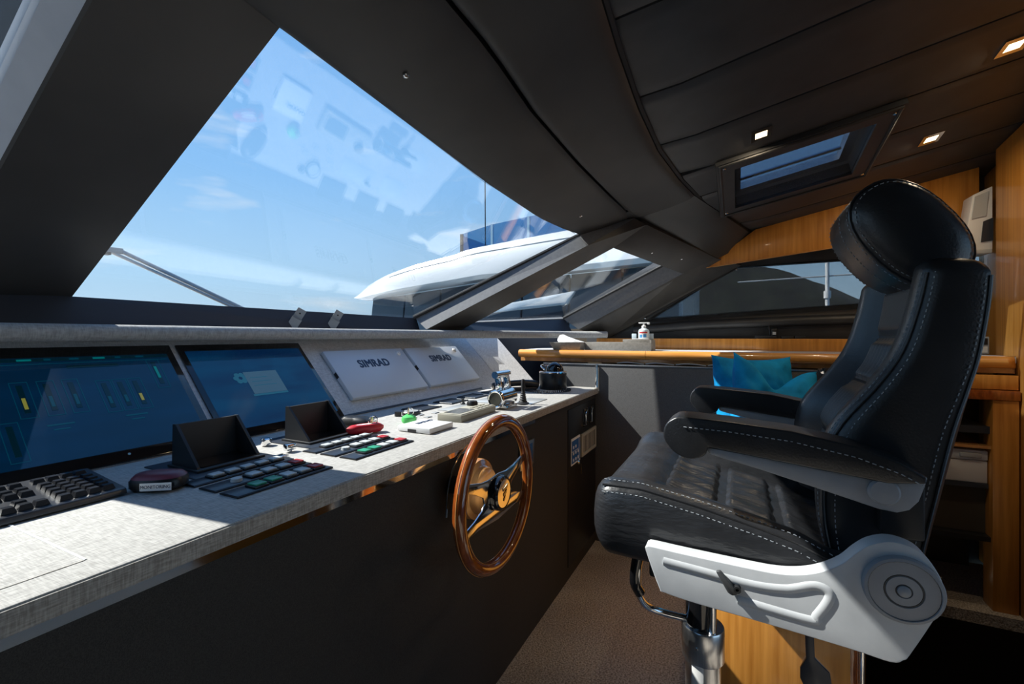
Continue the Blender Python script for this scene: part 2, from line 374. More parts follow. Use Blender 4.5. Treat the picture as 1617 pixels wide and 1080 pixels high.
# ---- header panels between windscreen and ceiling
HEAD = [(-1.7, 0.755, 1.75), (0.2, 0.765, 1.738), (0.569, 0.767, 1.726), (0.931, 0.775, 1.707), (1.386, 0.785, 1.683), (1.854, 0.781, 1.667), (2.104, 0.758, 1.669), (2.30, 0.732, 1.676)]
SEAM = [(-1.7, 0.50, 1.835), (0.3, 0.51, 1.83), (0.75, 0.52, 1.815), (0.918, 0.52, 1.814), (1.19, 0.53, 1.789), (1.58, 0.525, 1.775), (2.0, 0.512, 1.770), (2.43, 0.502, 1.778)]
GAPP = [(x, y, ceil_z(x, y)) for x, y in GAP]
def along(tab, x):
    return Vector((x, interp([(p[0], p[1]) for p in tab], x), interp([(p[0], p[2]) for p in tab], x)))
hd = sroot('trim_1', 'black leather header panels above the windscreen')
def strip(nm, ta, tb, xa0, xb0, xa1, xb1, bulge, mat='header', nu=40, nv=40):
    def fn(u, v):
        a = along(ta, lerp(xa0, xb0, u)); b = along(tb, lerp(xa1, xb1, u))
        p = a.lerp(b, v)
        e_ = 1 - abs(2 * v - 1) ** 12
        p.z -= bulge * (0.35 * (1 - (2 * v - 1) ** 2) + 0.65 * e_)
        return p
    return obj(nm, g_patch(fn, nu, nv, (0, 0.012, 0.03)), mat, hd, smooth=True)
strip('header_panel', HEAD, SEAM, -1.7, 2.29, -1.7, 2.42, 0.012)
# second row, its fore edge a touch lower than the panel it overlaps
SEAM2 = [(x, y - 0.010, z + 0.002) for x, y, z in SEAM]
strip('header_panel', SEAM2, GAPP, -1.7, 2.44, -1.7, 2.28, 0.018)
def quad(nm, a, b, c, d, bulge, mat, parent, th=(0, 0.01, 0.03), n=12):
    A, B, C_, D = map(Vector, (a, b, c, d))
    def fn(u, v):
        p = A.lerp(B, u).lerp(D.lerp(C_, u), v)
        p.z -= bulge * (1 - abs(2 * v - 1) ** 4) * (1 - abs(2 * u - 1) ** 6)
        return p
    return obj(nm, g_patch(fn, n, n, th), mat, parent, smooth=True)
def gl(x): return along(GAPP, x)
def backing(u, v):
    a = along(HEAD, lerp(-1.7, 2.29, u)); b = along(GAPP, lerp(-1.7, 2.45, u)); p = a.lerp(b, v)
    p.z += 0.035 + 0.03 * math.sin(math.pi * v); return p
obj('coaming', g_patch(backing, 30, 8, (0, 0.02, 0.03)), 'rubber', hd)  # added backing, keeps sky from leaking through the header seam
quad('coaming', (2.36, 0.70, 1.725), (3.02, 0.22, 1.70), (3.12, -0.12, 1.80), (2.25, 0.12, 1.87), -0.01, 'rubber', hd)  # added blocker patch where sky leaked in by the end pieces
quad('coaming', (2.30, 0.74, 1.70), (2.60, 0.62, 1.70), (2.60, 0.35, 1.84), (2.30, 0.35, 1.86), 0.0, 'rubber', hd)  # second added patch against the same sky leak
# starboard end pieces
quad('header_panel', (2.445, 0.498, 1.772), (2.907, 0.102, 1.600), tuple(gl(3.10)), tuple(gl(2.285)), 0.012, 'header', hd)
quad('header_panel', (2.438, 0.600, 1.622), (2.868, 0.294, 1.518), (2.907, 0.107, 1.599), (2.468, 0.432, 1.736), 0.006, 'header', hd)
obj('gap_strip', g_tube([tuple(gl(x) + Vector((0, -0.004, 0.012))) for x in [i * 0.1 - 1.6 for i in range(47)]], 0.010, 6), 'rubber', hd, smooth=True)
def screw(p, n):
    n = Vector(n).normalized(); p = Vector(p)
    s = obj('screw', g_lathe([(0.0065, -0.002), (0.0065, 0.001), (0.004, 0.0022), (0, 0.0022)], p, n, 12), 'steel', hd, smooth=True)
    t = n.orthogonal().normalized()
    obj('screw_slot', g_box((-0.0035, -0.0006, 0), (0.0035, 0.0006, 0.0008), Matrix.Translation(p + n * 0.0022) @ n.to_track_quat('Z', 'Y').to_matrix().to_4x4()), 'black', s)
for p in ((0.815, 0.672, 1.737), (2.03, 0.650, 1.702), (2.42, 0.497, 1.724), (2.58, 0.42, 1.603), (2.66, 0.275, 1.57)):
    screw(p, (-0.15, -0.35, -0.9))

# ---- windscreen panes
SILL = [(-1.7, 1.56, 1.255), (0.57, 1.60, 1.255), (1.923, 1.525, 1.243)]
def pane(nm, pts, label, root=None, mat='glass', th=0.008):
    P = [Vector(p) for p in pts]; n = (P[1] - P[0]).cross(P[2] - P[0]).normalized()
    if n.z < 0: n = -n
    r = root or sroot(nm, label)
    v = [tuple(p) for p in P] + [tuple(p + n * th) for p in P]; k = len(P)
    f = [tuple(range(k)), tuple(range(k, 2 * k))] + [(i, (i + 1) % k, k + (i + 1) % k, k + i) for i in range(k)]
    obj('pane', (v, f), mat, r)
    return r
w1 = pane('window_1', [(0.566, 1.62, 1.245), (1.95, 1.545, 1.232), (2.28, 0.742, 1.668), (1.386, 0.79, 1.682), (0.566, 0.765, 1.729)], 'large raked centre windscreen pane with reflections of the console')
w2 = pane('window_2', [(2.19, 1.42, 1.212), (2.945, 1.075, 1.258), (2.88, 0.39, 1.577), (2.43, 0.605, 1.628)], 'small raked starboard windscreen pane')
w4 = pane('window_4', [(-1.6, 1.58, 1.25), (0.31, 1.63, 1.275), (0.31, 0.785, 1.76), (-1.6, 0.755, 1.752)], 'port windscreen pane beyond the black pillar')
# dark sill below the glass, one piece per pane
def sillpiece(parent, top, bot, th=0.04):
    gs = []
    for i in range(len(top) - 1):
        a, b = Vector(top[i]), Vector(top[i + 1]); c, d = Vector(bot[i + 1]), Vector(bot[i])
        o = Vector((0.0, th, 0.0))
        v = [a, b, c, d, a + o, b + o, c + o, d + o]
        gs.append(([tuple(p) for p in v], [(0, 1, 2, 3), (7, 6, 5, 4), (0, 4, 5, 1), (1, 5, 6, 2), (2, 6, 7, 3), (3, 7, 4, 0)]))
    return obj('sill', gs, 'sillblue', parent)
sillpiece(w1, [(0.45, 1.603, 1.256), (1.94, 1.530, 1.243)], [(0.45, 1.575, 1.165), (1.94, 1.50, 1.165)])
sillpiece(w4, [(-1.7, 1.57, 1.256), (0.45, 1.603, 1.256)], [(-1.7, 1.545, 1.165), (0.45, 1.575, 1.165)])
sillpiece(w2, [(2.18, 1.405, 1.221), (2.95, 1.058, 1.265)], [(2.12, 1.36, 1.165), (2.92, 0.99, 1.165)])
obj('gasket', g_tube([(2.205, 1.398, 1.225), (2.935, 1.064, 1.268)], 0.004, 6), 'white', w2)
# left (port) pillar of black leather with a chamfer coloured pale for light on its far side
def rings_member(nm, rows, mats, label):
    """rows: list of stations, each a list of corner points (ring); mats: one material per ring side"""
    r = sroot(nm, label)
    n = len(rows[0])
    for k in range(n):
        if mats[k] is None: continue
        fn_pts = [(Vector(st[k]), Vector(st[(k + 1) % n])) for st in rows]
        v = []; f = []
        cen = [sum((Vector(p) for p in st), Vector()) / n for st in rows]
        for (a, b), c in zip(fn_pts, cen):
            i1 = (c - (a + b) / 2).normalized() * 0.006
            v += [tuple(a), tuple(b), tuple(b + i1), tuple(a + i1)]
        m = len(rows)
        for i in range(m - 1):
            for q in range(4):
                f.append((4 * i + q, 4 * i + (q + 1) % 4, 4 * i + 4 + (q + 1) % 4, 4 * i + 4 + q))
        f += [(3, 2, 1, 0), (4 * m - 4, 4 * m - 3, 4 * m - 2, 4 * m - 1)]
        obj('facing', (v, f), mats[k], r)
    return r
def pil(y, z):
    return [(0.57, y, z), (0.335, y - 0.005, z - 0.006), (0.292, y + 0.02, z + 0.048), (0.26, y + 0.05, z + 0.12), (0.54, y + 0.05, z + 0.06)]
rings_member('trim_2', [pil(1.66, 1.22), pil(1.6, 1.255), pil(1.2, 1.482), pil(0.767, 1.727), pil(0.68, 1.78)], ['header', 'skylitface', 'rubber', 'rubber', 'rubber'], 'wide black leather windscreen pillar')
rings_member('trim_3', [
    [(1.923, 1.525, 1.243), (1.91, 1.441, 1.182), (2.12, 1.37, 1.178), (2.205, 1.40, 1.222), (2.10, 1.56, 1.26)],
    [(2.263, 0.726, 1.670), (2.25, 0.690, 1.608), (2.437, 0.602, 1.620), (2.45, 0.62, 1.64), (2.40, 0.76, 1.70)],
    [(2.43, 0.502, 1.781), (2.425, 0.485, 1.765), (2.465, 0.431, 1.734), (2.48, 0.45, 1.75), (2.47, 0.55, 1.82)]],
    ['mullskylit', 'mullbrown', 'rubber', 'rubber', 'rubber'], 'raked windscreen mullion between centre and starboard panes')
rings_member('trim_4', [
    [(2.931, 1.066, 1.266), (2.941, 0.957, 1.1925), (3.085, 0.80, 1.13), (3.12, 0.90, 1.25), (3.02, 1.08, 1.30)],
    [(2.869, 0.404, 1.571), (2.895, 0.293, 1.521), (3.085, 0.12, 1.50), (3.12, 0.15, 1.62), (2.98, 0.42, 1.64)],
    [(2.87, 0.19, 1.645), (2.86, 0.165, 1.615), (3.085, -0.02, 1.575), (3.12, 0.0, 1.69), (2.98, 0.14, 1.72)]],
    ['mullskylit', 'mullbrown', 'leather', 'rubber', 'rubber'], 'raked mullion between starboard pane and side window')
for r_, pts in ((w1, [(1.915, 1.527, 1.247), (2.27, 0.732, 1.674)]), (w2, [(2.935, 1.064, 1.271), (2.871, 0.406, 1.576)])):
    obj('gasket', g_tube(pts, 0.010, 8), 'rubber', r_, smooth=True)

# ---- starboard side above the shelf, with the screened side window
ws = sroot('wall_starboard', 'black leather starboard wall around the side window')
WX = 3.10
def wpoly(nm, poly, mat='leather', x0=WX, x1=WX + 0.04): return obj(nm, g_prism(poly, YZ, x0, x1), mat, ws, bevel=0.003)
wpoly('wall_panel', [(0.95, 1.05), (0.95, 1.18), (0.50, 1.262), (-0.56, 1.325), (-1.25, 1.345), (-1.25, 1.05)])
wpoly('wall_panel', [(0.95, 1.18), (0.30, 1.52), (-0.10, 1.72), (0.02, 1.565), (0.50, 1.262)])
wpoly('wall_panel', [(0.02, 1.565), (-0.10, 1.75), (-1.25, 2.1), (-1.25, 1.575)])
obj('padded_roll', g_tube([(3.09, 0.62, 1.19), (3.085, 0.2, 1.218), (3.085, -0.3, 1.235), (3.09, -1.0, 1.25)], 0.030, 10), 'leather', ws, smooth=True)
obj('window_edge', g_tube([(3.085, 0.55, 1.268), (3.085, 0.01, 1.557)], 0.006, 6), 'rubber', ws)
w3 = sroot('window_3', 'side window seen through a dark mesh sun screen')
pane('window_3', [(3.125, 0.50, 1.262), (3.125, 0.02, 1.565), (3.125, -1.2, 1.575), (3.125, -1.2, 1.34)], '', root=w3)
bl = thing('mesh_blind', 'dark see-through mesh sun screen stretched over the side window', 'blind', (3.092, 0, 1.262))
obj('screen_cloth', g_prism([(0.53, 1.258), (0.01, 1.568), (-1.105, 1.587), (-1.105, 1.33), (-0.55, 1.318)], YZ, 3.090, 3.0915), 'blind', bl)
obj('hem', g_prism([(0.53, 1.243), (0.49, 1.268), (-1.105, 1.357), (-1.105, 1.32)], YZ, 3.0875, 3.0895), 'blind', bl)
for p in ((0.548, 1.264), (0.006, 1.553)):
    obj('snap_button', g_lathe([(0.006, 0), (0.006, 0.003), (0.003, 0.006), (0, 0.006)], (3.087, p[0], p[1]), (-1, 0, 0), 12), 'chrome', bl, smooth=True)
# wooden valance over the side window
val = sroot('trim_5', 'orange teak valance above the side window')
vp = [(0.18, 1.555), (-0.512, 1.627), (-1.04, 1.675), (-1.04, ceil_z(2.95, -1.04)), (-0.5, ceil_z(2.95, -0.5)), (-0.09, ceil_z(2.95, -0.09))]
obj('valance_board', g_prism(vp, YZ, 2.955, 2.985), 'teak', val, bevel=0.002)
obj('valance_edge', g_tube([(2.953, 0.18, 1.555), (2.953, -0.512, 1.627), (2.953, -1.04, 1.675)], 0.0025, 6), 'inlay', val)

# ---- starboard lower wall panel
wl = sroot('wall_starboard_lower', 'charcoal cloth wall panel with silver top edge beside the console')
obj('wall_panel', g_box((2.497, -0.45, 0.0), (2.522, 1.03, 0.985)), 'wallcloth', wl, bevel=0.002)
obj('top_edge', g_box((2.494, -0.45, 0.985), (2.526, 1.03, 0.991)), 'alu', wl)
obj('corner_post', g_tube([(2.487, 0.706, 0.862), (2.487, 0.706, 0.99)], 0.0075, 10), 'chrome', wl, smooth=True)
# outer lining and port / aft sides of the wheelhouse
struct(obj('wall_outer', g_box((3.16, -2.0, -0.05), (3.2, 1.2, 1.2)), 'brown'), 'lining behind the shelf')
struct(obj('wall_bow_starboard', g_prism([(2.0, 1.95), (2.62, 1.62), (3.14, 1.12), (3.18, 1.16), (2.66, 1.68), (2.05, 2.0)], XY, 0.0, 1.16), 'sillblue'), 'dark lining under the starboard windscreen pane')
struct(obj('wall_port', [g_box((-1.74, -2.6, 0), (-1.7, 2.2, 1.25)), g_box((-1.74, -2.6, 1.25), (-1.7, 0.6, 2.5))], 'leather'), 'unseen port wall of the wheelhouse, closed to cut side light')  # unseen wall left windowless to keep fill light off the chair
struct(obj('wall_forward', g_box((-1.7, 1.9, 0), (2.3, 1.95, 1.17)), 'brown'), 'forward lining under the dash')

struct(obj('wall_aft_fill', [g_box((-1.7, -2.64, 0), (-0.6, -2.6, 2.5)), g_box((-0.6, -2.64, 2.05), (1.9, -2.6, 2.5))], 'teak'), 'unseen teak aft bulkhead added to cut sky light and warm the bounce')  # unseen, added to block aft sky and bounce warm light forward
# ---- aft bulkhead of teak
bh = sroot('wall_aft', 'tall teak bulkhead panel at the right edge')
def bpoly(nm, x0, x1, y0, y1):
    v = []; 
    for x, y in ((x0, y0), (x1, y0), (x1, y1), (x0, y1)): v.append((x, y, -1.0 if x0 < 2.5 else 0.0))
    for x, y in ((x0, y0), (x1, y0), (x1, y1), (x0, y1)): v.append((x, y, ceil_z(x, y)))
    return obj(nm, (v, [(0, 3, 2, 1), (4, 5, 6, 7), (0, 1, 5, 4), (1, 2, 6, 5), (2, 3, 7, 6), (3, 0, 4, 7)]), 'teakX', bh, bevel=0.002)
bpoly('panel', 1.35, 2.80, -1.10, -1.04)
bpoly('panel', 2.80, 3.16, -1.16, -1.11)
obj('edge_strip', g_box((2.795, -1.105, 0.0), (2.812, -1.035, 1.0)), 'teak', bh)

# ================================================================== CONSOLE
CZ = 0.86
con = thing('helm_console', 'long helm console with pale woven countertop and dark front panel', 'console', (0.6, 0.95, 0))
top = [(-1.65, 0.70), (2.493, 0.70), (2.493, 1.04), (2.53, 1.09), (2.36, 1.255), (-1.65, 1.243)]
obj('countertop', g_prism(top, XY, CZ - 0.030, CZ), 'counter', con, bevel=0.003)
obj('fascia', g_box((-1.65, 0.6975, CZ - 0.0318), (2.493, 0.7035, CZ - 0.003)), 'fascia', con, bevel=0.0012)
obj('chrome_trim', g_box((-1.65, 0.703, CZ - 0.047), (1.62, 0.712, CZ - 0.032)), 'chrome', con)
obj('front_panel', g_box((-1.65, 0.715, 0.0), (2.49, 0.735, CZ - 0.031)), 'carbon', con)
obj('end_panel', g_box((2.47, 0.735, 0.0), (2.49, 1.04, CZ - 0.031)), 'carbon', con)
obj('counter_joint', g_box((0.2805, 0.755, CZ), (0.2835, 1.24, CZ + 0.0012)), 'white', con)
obj('counter_joint', g_box((-0.9, 0.7535, CZ), (0.2805, 0.755, CZ + 0.0008)), 'fascia', con)
E_ = Vector((0, 0.6843, 0.7292)); N_ = Vector((0, -0.7292, 0.6843)); O_ = Vector((0, 1.241, 0.862))
def bpm(x, v, off=0.0):      # frame on the sloping instrument panel: local x, up-slope, outwards
    m = Matrix.Identity(4)
    m.col[0] = (1, 0, 0, 0); m.col[1] = (*E_, 0); m.col[2] = (*N_, 0)
    p = O_ + E_ * v + N_ * off; m.col[3] = (x, p.y, p.z, 1)
    return m
obj('instrument_panel', g_box((-1.65, -0.005, -0.02), (2.37, 0.375, 0.0), bpm(0, 0)), 'panelcloth', con)
obj('instrument_panel', ([(2.37, 1.255, 0.860), (2.53, 1.09, 0.860), (2.60, 1.395, 1.135), (2.37, 1.497, 1.135), (2.40, 1.28, 0.855), (2.56, 1.11, 0.855), (2.63, 1.415, 1.13), (2.40, 1.517, 1.13)],
    [(0, 1, 2, 3), (7, 6, 5, 4), (0, 4, 5, 1), (1, 5, 6, 2), (2, 6, 7, 3), (3, 7, 4, 0)]), 'panelcloth', con)
obj('shadow_gap', g_box((1.18, 0.0, 0.0005), (2.14, 0.008, 0.003), bpm(0, 0)), 'plate', con)
# front-panel fittings
obj('cupboard_door', g_box((2.03, 0.7115, 0.06), (2.485, 0.7155, 0.80)), 'black', con, bevel=0.001)

# ---- padded cowl over the instruments
cw = thing('dash_cowl', 'grey ribbed padded cowl running along the dash under the windscreen', 'dash cowl', (0.6, 1.42, 1.13))
FRONT = spline([(-1.7, 1.42, 0), (-0.5, 1.42, 0), (0.8, 1.42, 0), (1.6, 1.418, 0), (1.85, 1.385, 0), (2.03, 1.295, 0), (2.22, 1.195, 0), (2.60, 1.06, 0), (2.833, 0.981, 0), (2.969, 0.766, 0)], 8)
BACK = spline([(-1.7, 1.555, 0), (-0.5, 1.57, 0), (0.8, 1.575, 0), (1.6, 1.535, 0), (1.9, 1.505, 0), (2.08, 1.385, 0), (2.30, 1.315, 0), (2.70, 1.15, 0), (2.93, 1.06, 0), (3.07, 0.83, 0)], 8)
rings = []
for a, b in zip(FRONT, BACK):
    d = (b - a).normalized(); W_ = (b - a).length
    ring = []
    for k in range(11):
        an = math.pi / 2 + math.pi * k / 10
        ring.append(a + d * 0.022 + d * (0.022 * math.cos(an)) + Vector((0, 0, 1.157 + 0.0215 * math.sin(an))))
    ring += [a + d * W_ + Vector((0, 0, 1.142)), a + d * W_ + Vector((0, 0, 1.176))]
    rings.append(ring)
M['cowl'] = weave('grey ribbed cowl vinyl', (0.30, 0.30, 0.29), (0.46, 0.46, 0.45), s=380, ax=('X', 'Y'))
obj('padded_top', g_loft(rings), 'cowl', cw, smooth=True)
obj('joint_clip', g_tube([Vector((2.196, 1.27, 1.135)), Vector((2.186, 1.245, 1.157)), Vector((2.196, 1.27, 1.1785))], 0.005, 6), 'steel', cw)

# ---- monitors
def monitor(label, x0, x1, v0, v1, kind):
    t = thing('monitor', label, 'monitor', tuple(O_ + Vector(((x0 + x1) / 2, 0, 0))), 'flush monitors in the console')
    obj('bezel', g_box((x0, v0, 0.0), (x1, v1, 0.006), bpm(0, 0)), 'blackgloss', t, bevel=0.002)
    m, tr, b = newmat('screen ' + kind)
    b.inputs['Base Color'].default_value = (0.002, 0.004, 0.008, 1); b.inputs['Roughness'].default_value = 0.04
    tc = tr.nodes.new('ShaderNodeTexCoord'); mp = tr.nodes.new('ShaderNodeMapping'); mp.inputs['Scale'].default_value = (3, 14, 14)
    n = tr.nodes.new('ShaderNodeTexNoise'); n.inputs['Scale'].default_value = 1; n.inputs['Detail'].default_value = 4
    r = tr.nodes.new('ShaderNodeValToRGB'); r.color_ramp.elements[0].position = 0.35; r.color_ramp.elements[1].position = 0.68
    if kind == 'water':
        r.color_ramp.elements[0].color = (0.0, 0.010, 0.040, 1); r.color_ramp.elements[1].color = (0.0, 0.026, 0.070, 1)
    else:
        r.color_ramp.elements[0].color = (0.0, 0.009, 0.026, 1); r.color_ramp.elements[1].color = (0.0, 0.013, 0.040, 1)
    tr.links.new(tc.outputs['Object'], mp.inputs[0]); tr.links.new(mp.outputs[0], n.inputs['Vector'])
    tr.links.new(n.outputs[0], r.inputs[0]); tr.links.new(r.outputs[0], b.inputs['Emission Color']); b.inputs['Emission Strength'].default_value = 0.8  # blue emission also stands in for sky reflected in the screen
    return t, m
M['ui_teal'] = plain('screen teal', (0, 0, 0), 0.1, emit=(0.0, 0.10, 0.11), estr=0.8)
M['ui_line'] = plain('screen line', (0, 0, 0), 0.1, emit=(0.0, 0.030, 0.055), estr=0.8)
M['ui_dark'] = plain('screen dark field', (0.001, 0.002, 0.004), 0.05, emit=(0.0, 0.008, 0.014), estr=0.8)
M['ui_yel'] = plain('screen yellow', (0, 0, 0), 0.1, emit=(0.16, 0.16, 0.03), estr=0.8)
M['ui_grey'] = plain('screen dialog', (0, 0, 0), 0.1, emit=(0.03, 0.07, 0.11), estr=0.8)
M['ui_pale'] = plain('screen pale', (0, 0, 0), 0.1, emit=(0.01, 0.07, 0.12), estr=0.8)
m1, sm1 = monitor('large monitor left of the seam showing teal engine gauges', 0.02, 0.741, 0.0, 0.352, 'gauges')
def ui(parent, nm, x0, x1, v0, v1, mat, h=0.0074): return obj(nm, g_box((x0, v0, 0.0062), (x1, v1, h), bpm(0, 0)), mat, parent)
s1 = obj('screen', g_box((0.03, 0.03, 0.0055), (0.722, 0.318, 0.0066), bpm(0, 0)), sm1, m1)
ui(s1, 'title_bar', 0.03, 0.722, 0.306, 0.316, 'ui_dark'); ui(s1, 'menu_rule', 0.03, 0.715, 0.298, 0.2995, 'ui_line')
for i in range(14): ui(s1, 'menu_icon', 0.06 + i * 0.045, 0.072 + i * 0.045 + 0.006 * (i % 3), 0.308, 0.3135, 'ui_teal' if i % 3 == 2 else 'ui_line', 0.0077)
ui(s1, 'heading', 0.50, 0.60, 0.282, 0.290, 'ui_dark', 0.0077)
def gauge(x, v, lvl, col):
    for q in (0, 1): ui(s1, 'gauge_frame', x + q * 0.028, x + 0.0012 + q * 0.028, v - 0.085, v + 0.012, 'ui_line')
    ui(s1, 'gauge_frame', x, x + 0.029, v - 0.086, v - 0.0848, 'ui_line')
    ui(s1, 'gauge_frame', x, x + 0.029, v + 0.012, v + 0.0132, 'ui_line')
    ui(s1, 'gauge_scale', x + 0.009, x + 0.019, v - 0.072, v + 0.004, 'ui_dark')
    if col: ui(s1, 'gauge_bar', x + 0.011, x + 0.017, v - 0.072 + lvl[0], v - 0.072 + lvl[1], col, 0.008)
for i, x in enumerate((0.395, 0.438, 0.48)): gauge(x, 0.235, (0.01, 0.04), 'ui_yel' if i == 0 else 'ui_line')
for i, x in enumerate((0.540, 0.572, 0.604)): gauge(x, 0.225, (0.012, 0.034), 'ui_yel' if i == 2 else 'ui_line')
gauge(0.664, 0.285, (0.02, 0.06), 'ui_teal'); gauge(0.33, 0.235, (0.0, 0.03), None); gauge(0.36, 0.13, (0, 0.03), None)
for x in (0.43, 0.57): ui(s1, 'caption', x, x + 0.045, 0.122, 0.126, 'ui_line'); ui(s1, 'caption', x + 0.008, x + 0.035, 0.110, 0.113, 'ui_line')
obj('power_mark', g_lathe([(0.003, 0), (0.003, 0.0004), (0, 0.0004)], bpm(0.545, 0.018, 0.0062).translation, N_, 10), 'ui_grey', m1)
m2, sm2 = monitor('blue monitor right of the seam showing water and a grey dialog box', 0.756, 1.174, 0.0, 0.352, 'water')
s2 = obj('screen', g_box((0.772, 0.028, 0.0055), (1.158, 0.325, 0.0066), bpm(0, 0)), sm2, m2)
ui(s2, 'dialog_box', 0.905, 1.018, 0.142, 0.230, 'ui_grey'); ui(s2, 'dialog_bar', 0.900, 1.018, 0.134, 0.141, 'ui_pale')
for k in range(3): ui(s2, 'dialog_line', 0.918, 0.975 + 0.01 * k, 0.205 - 0.016 * k, 0.207 - 0.016 * k, 'ui_pale', 0.0078)
for k in range(6):
    a = k * 1.05; q = bpm(0.889 + 0.014 * math.cos(a), 0.208 + 0.014 * math.sin(a), 0.0064)
    obj('flower_mark', g_lathe([(0.0085, 0), (0.0085, 0.0008), (0, 0.0008)], q.translation, N_, 12), 'ui_pale', s2)

# ---- SIMRAD display covers
def cover(label, x0, x1, tx):
    t = thing('display_cover', label, 'display cover', tuple(bpm((x0 + x1) / 2, 0.06).translation), 'white display covers on the instrument panel')
    obj('shell', g_box((x0, 0.060, 0.001), (x1, 0.296, 0.019), bpm(0, 0)), 'offwhite', t, bevel=0.004)
    text('lettering', 'SIMRAD', bpm(tx, 0.217, 0.0195), 0.055, 'navytext', t, bold=0.0019, sx=0.90)
    obj('finger_notch', g_box((x0 - 0.0006, 0.165, 0.004), (x0 + 0.003, 0.190, 0.017), bpm(0, 0)), 'black', t)
    obj('suction_cup', g_lathe([(0.014, 0), (0.012, 0.004), (0.005, 0.006), (0.005, 0.009), (0, 0.009)], bpm(x1 - 0.045, 0.265, 0.019).translation, N_, 16), 'white', t, smooth=True)
cover('white SIMRAD display cover nearer the blue monitor', 1.243, 1.700, 1.466)
cover('white SIMRAD display cover farther along beside the panel bend', 1.722, 2.165, 1.947)

# ================================================================== THINGS ON THE CONSOLE
def on(x, y, z=0.0, rz=0.0): return Matrix.Translation((x, y, CZ + z)) @ Matrix.Rotation(rz, 4, 'Z')
# keyboard
kb = thing('keyboard', 'black computer keyboard at the left end of the counter', 'keyboard', (0.2, 1.08, CZ))
KX0, KX1, KY0, KY1 = -0.005, 0.432, 0.995, 1.152
def kz(y): return 0.014 + (y - KY0) * 0.10
prof = [(KY0, 0.003), (KY0 + 0.004, 0.012), (KY0 + 0.010, kz(KY0)), (KY1 - 0.006, kz(KY1)), (KY1, kz(KY1) - 0.006), (KY1, 0.002)]
obj('body', g_prism([(a, CZ + b) for a, b in prof], YZ, KX0, KX1), 'kbd', kb, bevel=0.002)
def key(x0, x1, y0, y1):
    z0 = kz((y0 + y1) / 2); h = 0.007
    lo = [(x0, y0), (x1, y0), (x1, y1), (x0, y1)]; i = 0.0026
    hi = [(x0 + i, y0 + i * 1.4), (x1 - i, y0 + i * 1.4), (x1 - i, y1 - i * .6), (x0 + i, y1 - i * .6)]
    v = [(x, y, CZ + z0 - 0.001) for x, y in lo] + [(x, y, CZ + z0 + h) for x, y in hi]
    obj('key', (v, [(0, 3, 2, 1), (4, 5, 6, 7), (0, 1, 5, 4), (1, 2, 6, 5), (2, 3, 7, 6), (3, 0, 4, 7)]), 'keycap', kb)
pt = 0.0192
rowsy = [KY0 + 0.012 + k * pt for k in range(5)] + [KY0 + 0.012 + 5 * pt + 0.010]
for r_, y in enumerate(rowsy):
    for c_ in range(4):                              # number pad
        x = KX1 - 0.012 - (4 - c_) * pt
        key(x, x + pt * 0.94, y, y + pt * 0.94)
    for c_ in range(3):                              # cursor block
        if r_ == 2 or (r_ == 1 and c_ != 1): continue
        x = KX1 - 0.022 - 4 * pt - (3 - c_) * pt
        key(x, x + pt * 0.94, y, y + pt * 0.94)
    for c_ in range(14):
        x = KX1 - 0.034 - 7 * pt - (14 - c_) * pt
        if x > KX0: key(x, x + pt * 0.94, y, y + pt * 0.94)
# monitoring device (dark wedge with maroon cap)
md = thing('alarm_remote', 'black remote with maroon cap labelled MONITORING on the counter', 'remote', (0.485, 0.99, CZ))
def oval(cx, cy, rx, ry, z, n=24, p=2.6, rot=0):
    out = []
    for k in range(n):
        a = 2 * math.pi * k / n; c_, s_ = math.cos(a), math.sin(a)
        x = rx * math.copysign(abs(c_) ** (2 / p), c_); y = ry * math.copysign(abs(s_) ** (2 / p), s_)
        out.append((cx + x * math.cos(rot) - y * math.sin(rot), cy + x * math.sin(rot) + y * math.cos(rot), CZ + z))
    return out
RT = -0.95
obj('body', g_loft([oval(0.478, 0.985, 0.040, 0.026, 0.001, rot=RT), oval(0.478, 0.985, 0.046, 0.031, 0.006, rot=RT), oval(0.478, 0.985, 0.047, 0.032, 0.018, rot=RT), oval(0.478, 0.985, 0.043, 0.029, 0.024, rot=RT)]), 'black', md, smooth=True)
obj('cap', g_loft([oval(0.478, 0.985, 0.044, 0.030, 0.0235, rot=RT), oval(0.478, 0.985, 0.038, 0.024, 0.030, rot=RT), oval(0.478, 0.985, 0.018, 0.010, 0.033, rot=RT)]), 'maroon', md, smooth=True)
for k in range(6): obj('rib', g_tube([tuple(Vector(p) * 1.0) for p in oval(0.478, 0.985, 0.0475, 0.0325, 0.005 + 0.0025 * k, rot=RT)[4:14]], 0.0006, 4), 'rubber', md)
obj('label_back', g_box((-0.024, -0.004, -0.010), (0.024, 0.004, 0.0075), Matrix.Translation((0.4625, 0.958, CZ + 0.0135)) @ Matrix.Rotation(RT, 4, 'Z') @ Matrix.Rotation(math.radians(90), 4, 'X')), 'black', md)
lm = Matrix.Translation((0.4625, 0.958, CZ + 0.0135)) @ Matrix.Rotation(RT, 4, 'Z') @ Matrix.Rotation(math.radians(90), 4, 'X')
lab = obj('label_plate', g_box((-0.026, -0.007, 0.0), (0.026, 0.007, 0.0012), lm @ Matrix.Translation((0, 0, 0.0075))), 'white', md)
text('lettering', 'MONITORING', lm @ Matrix.Translation((0, 0, 0.0089)), 0.0085, 'navytext', lab, depth=0.0003, sx=0.92)
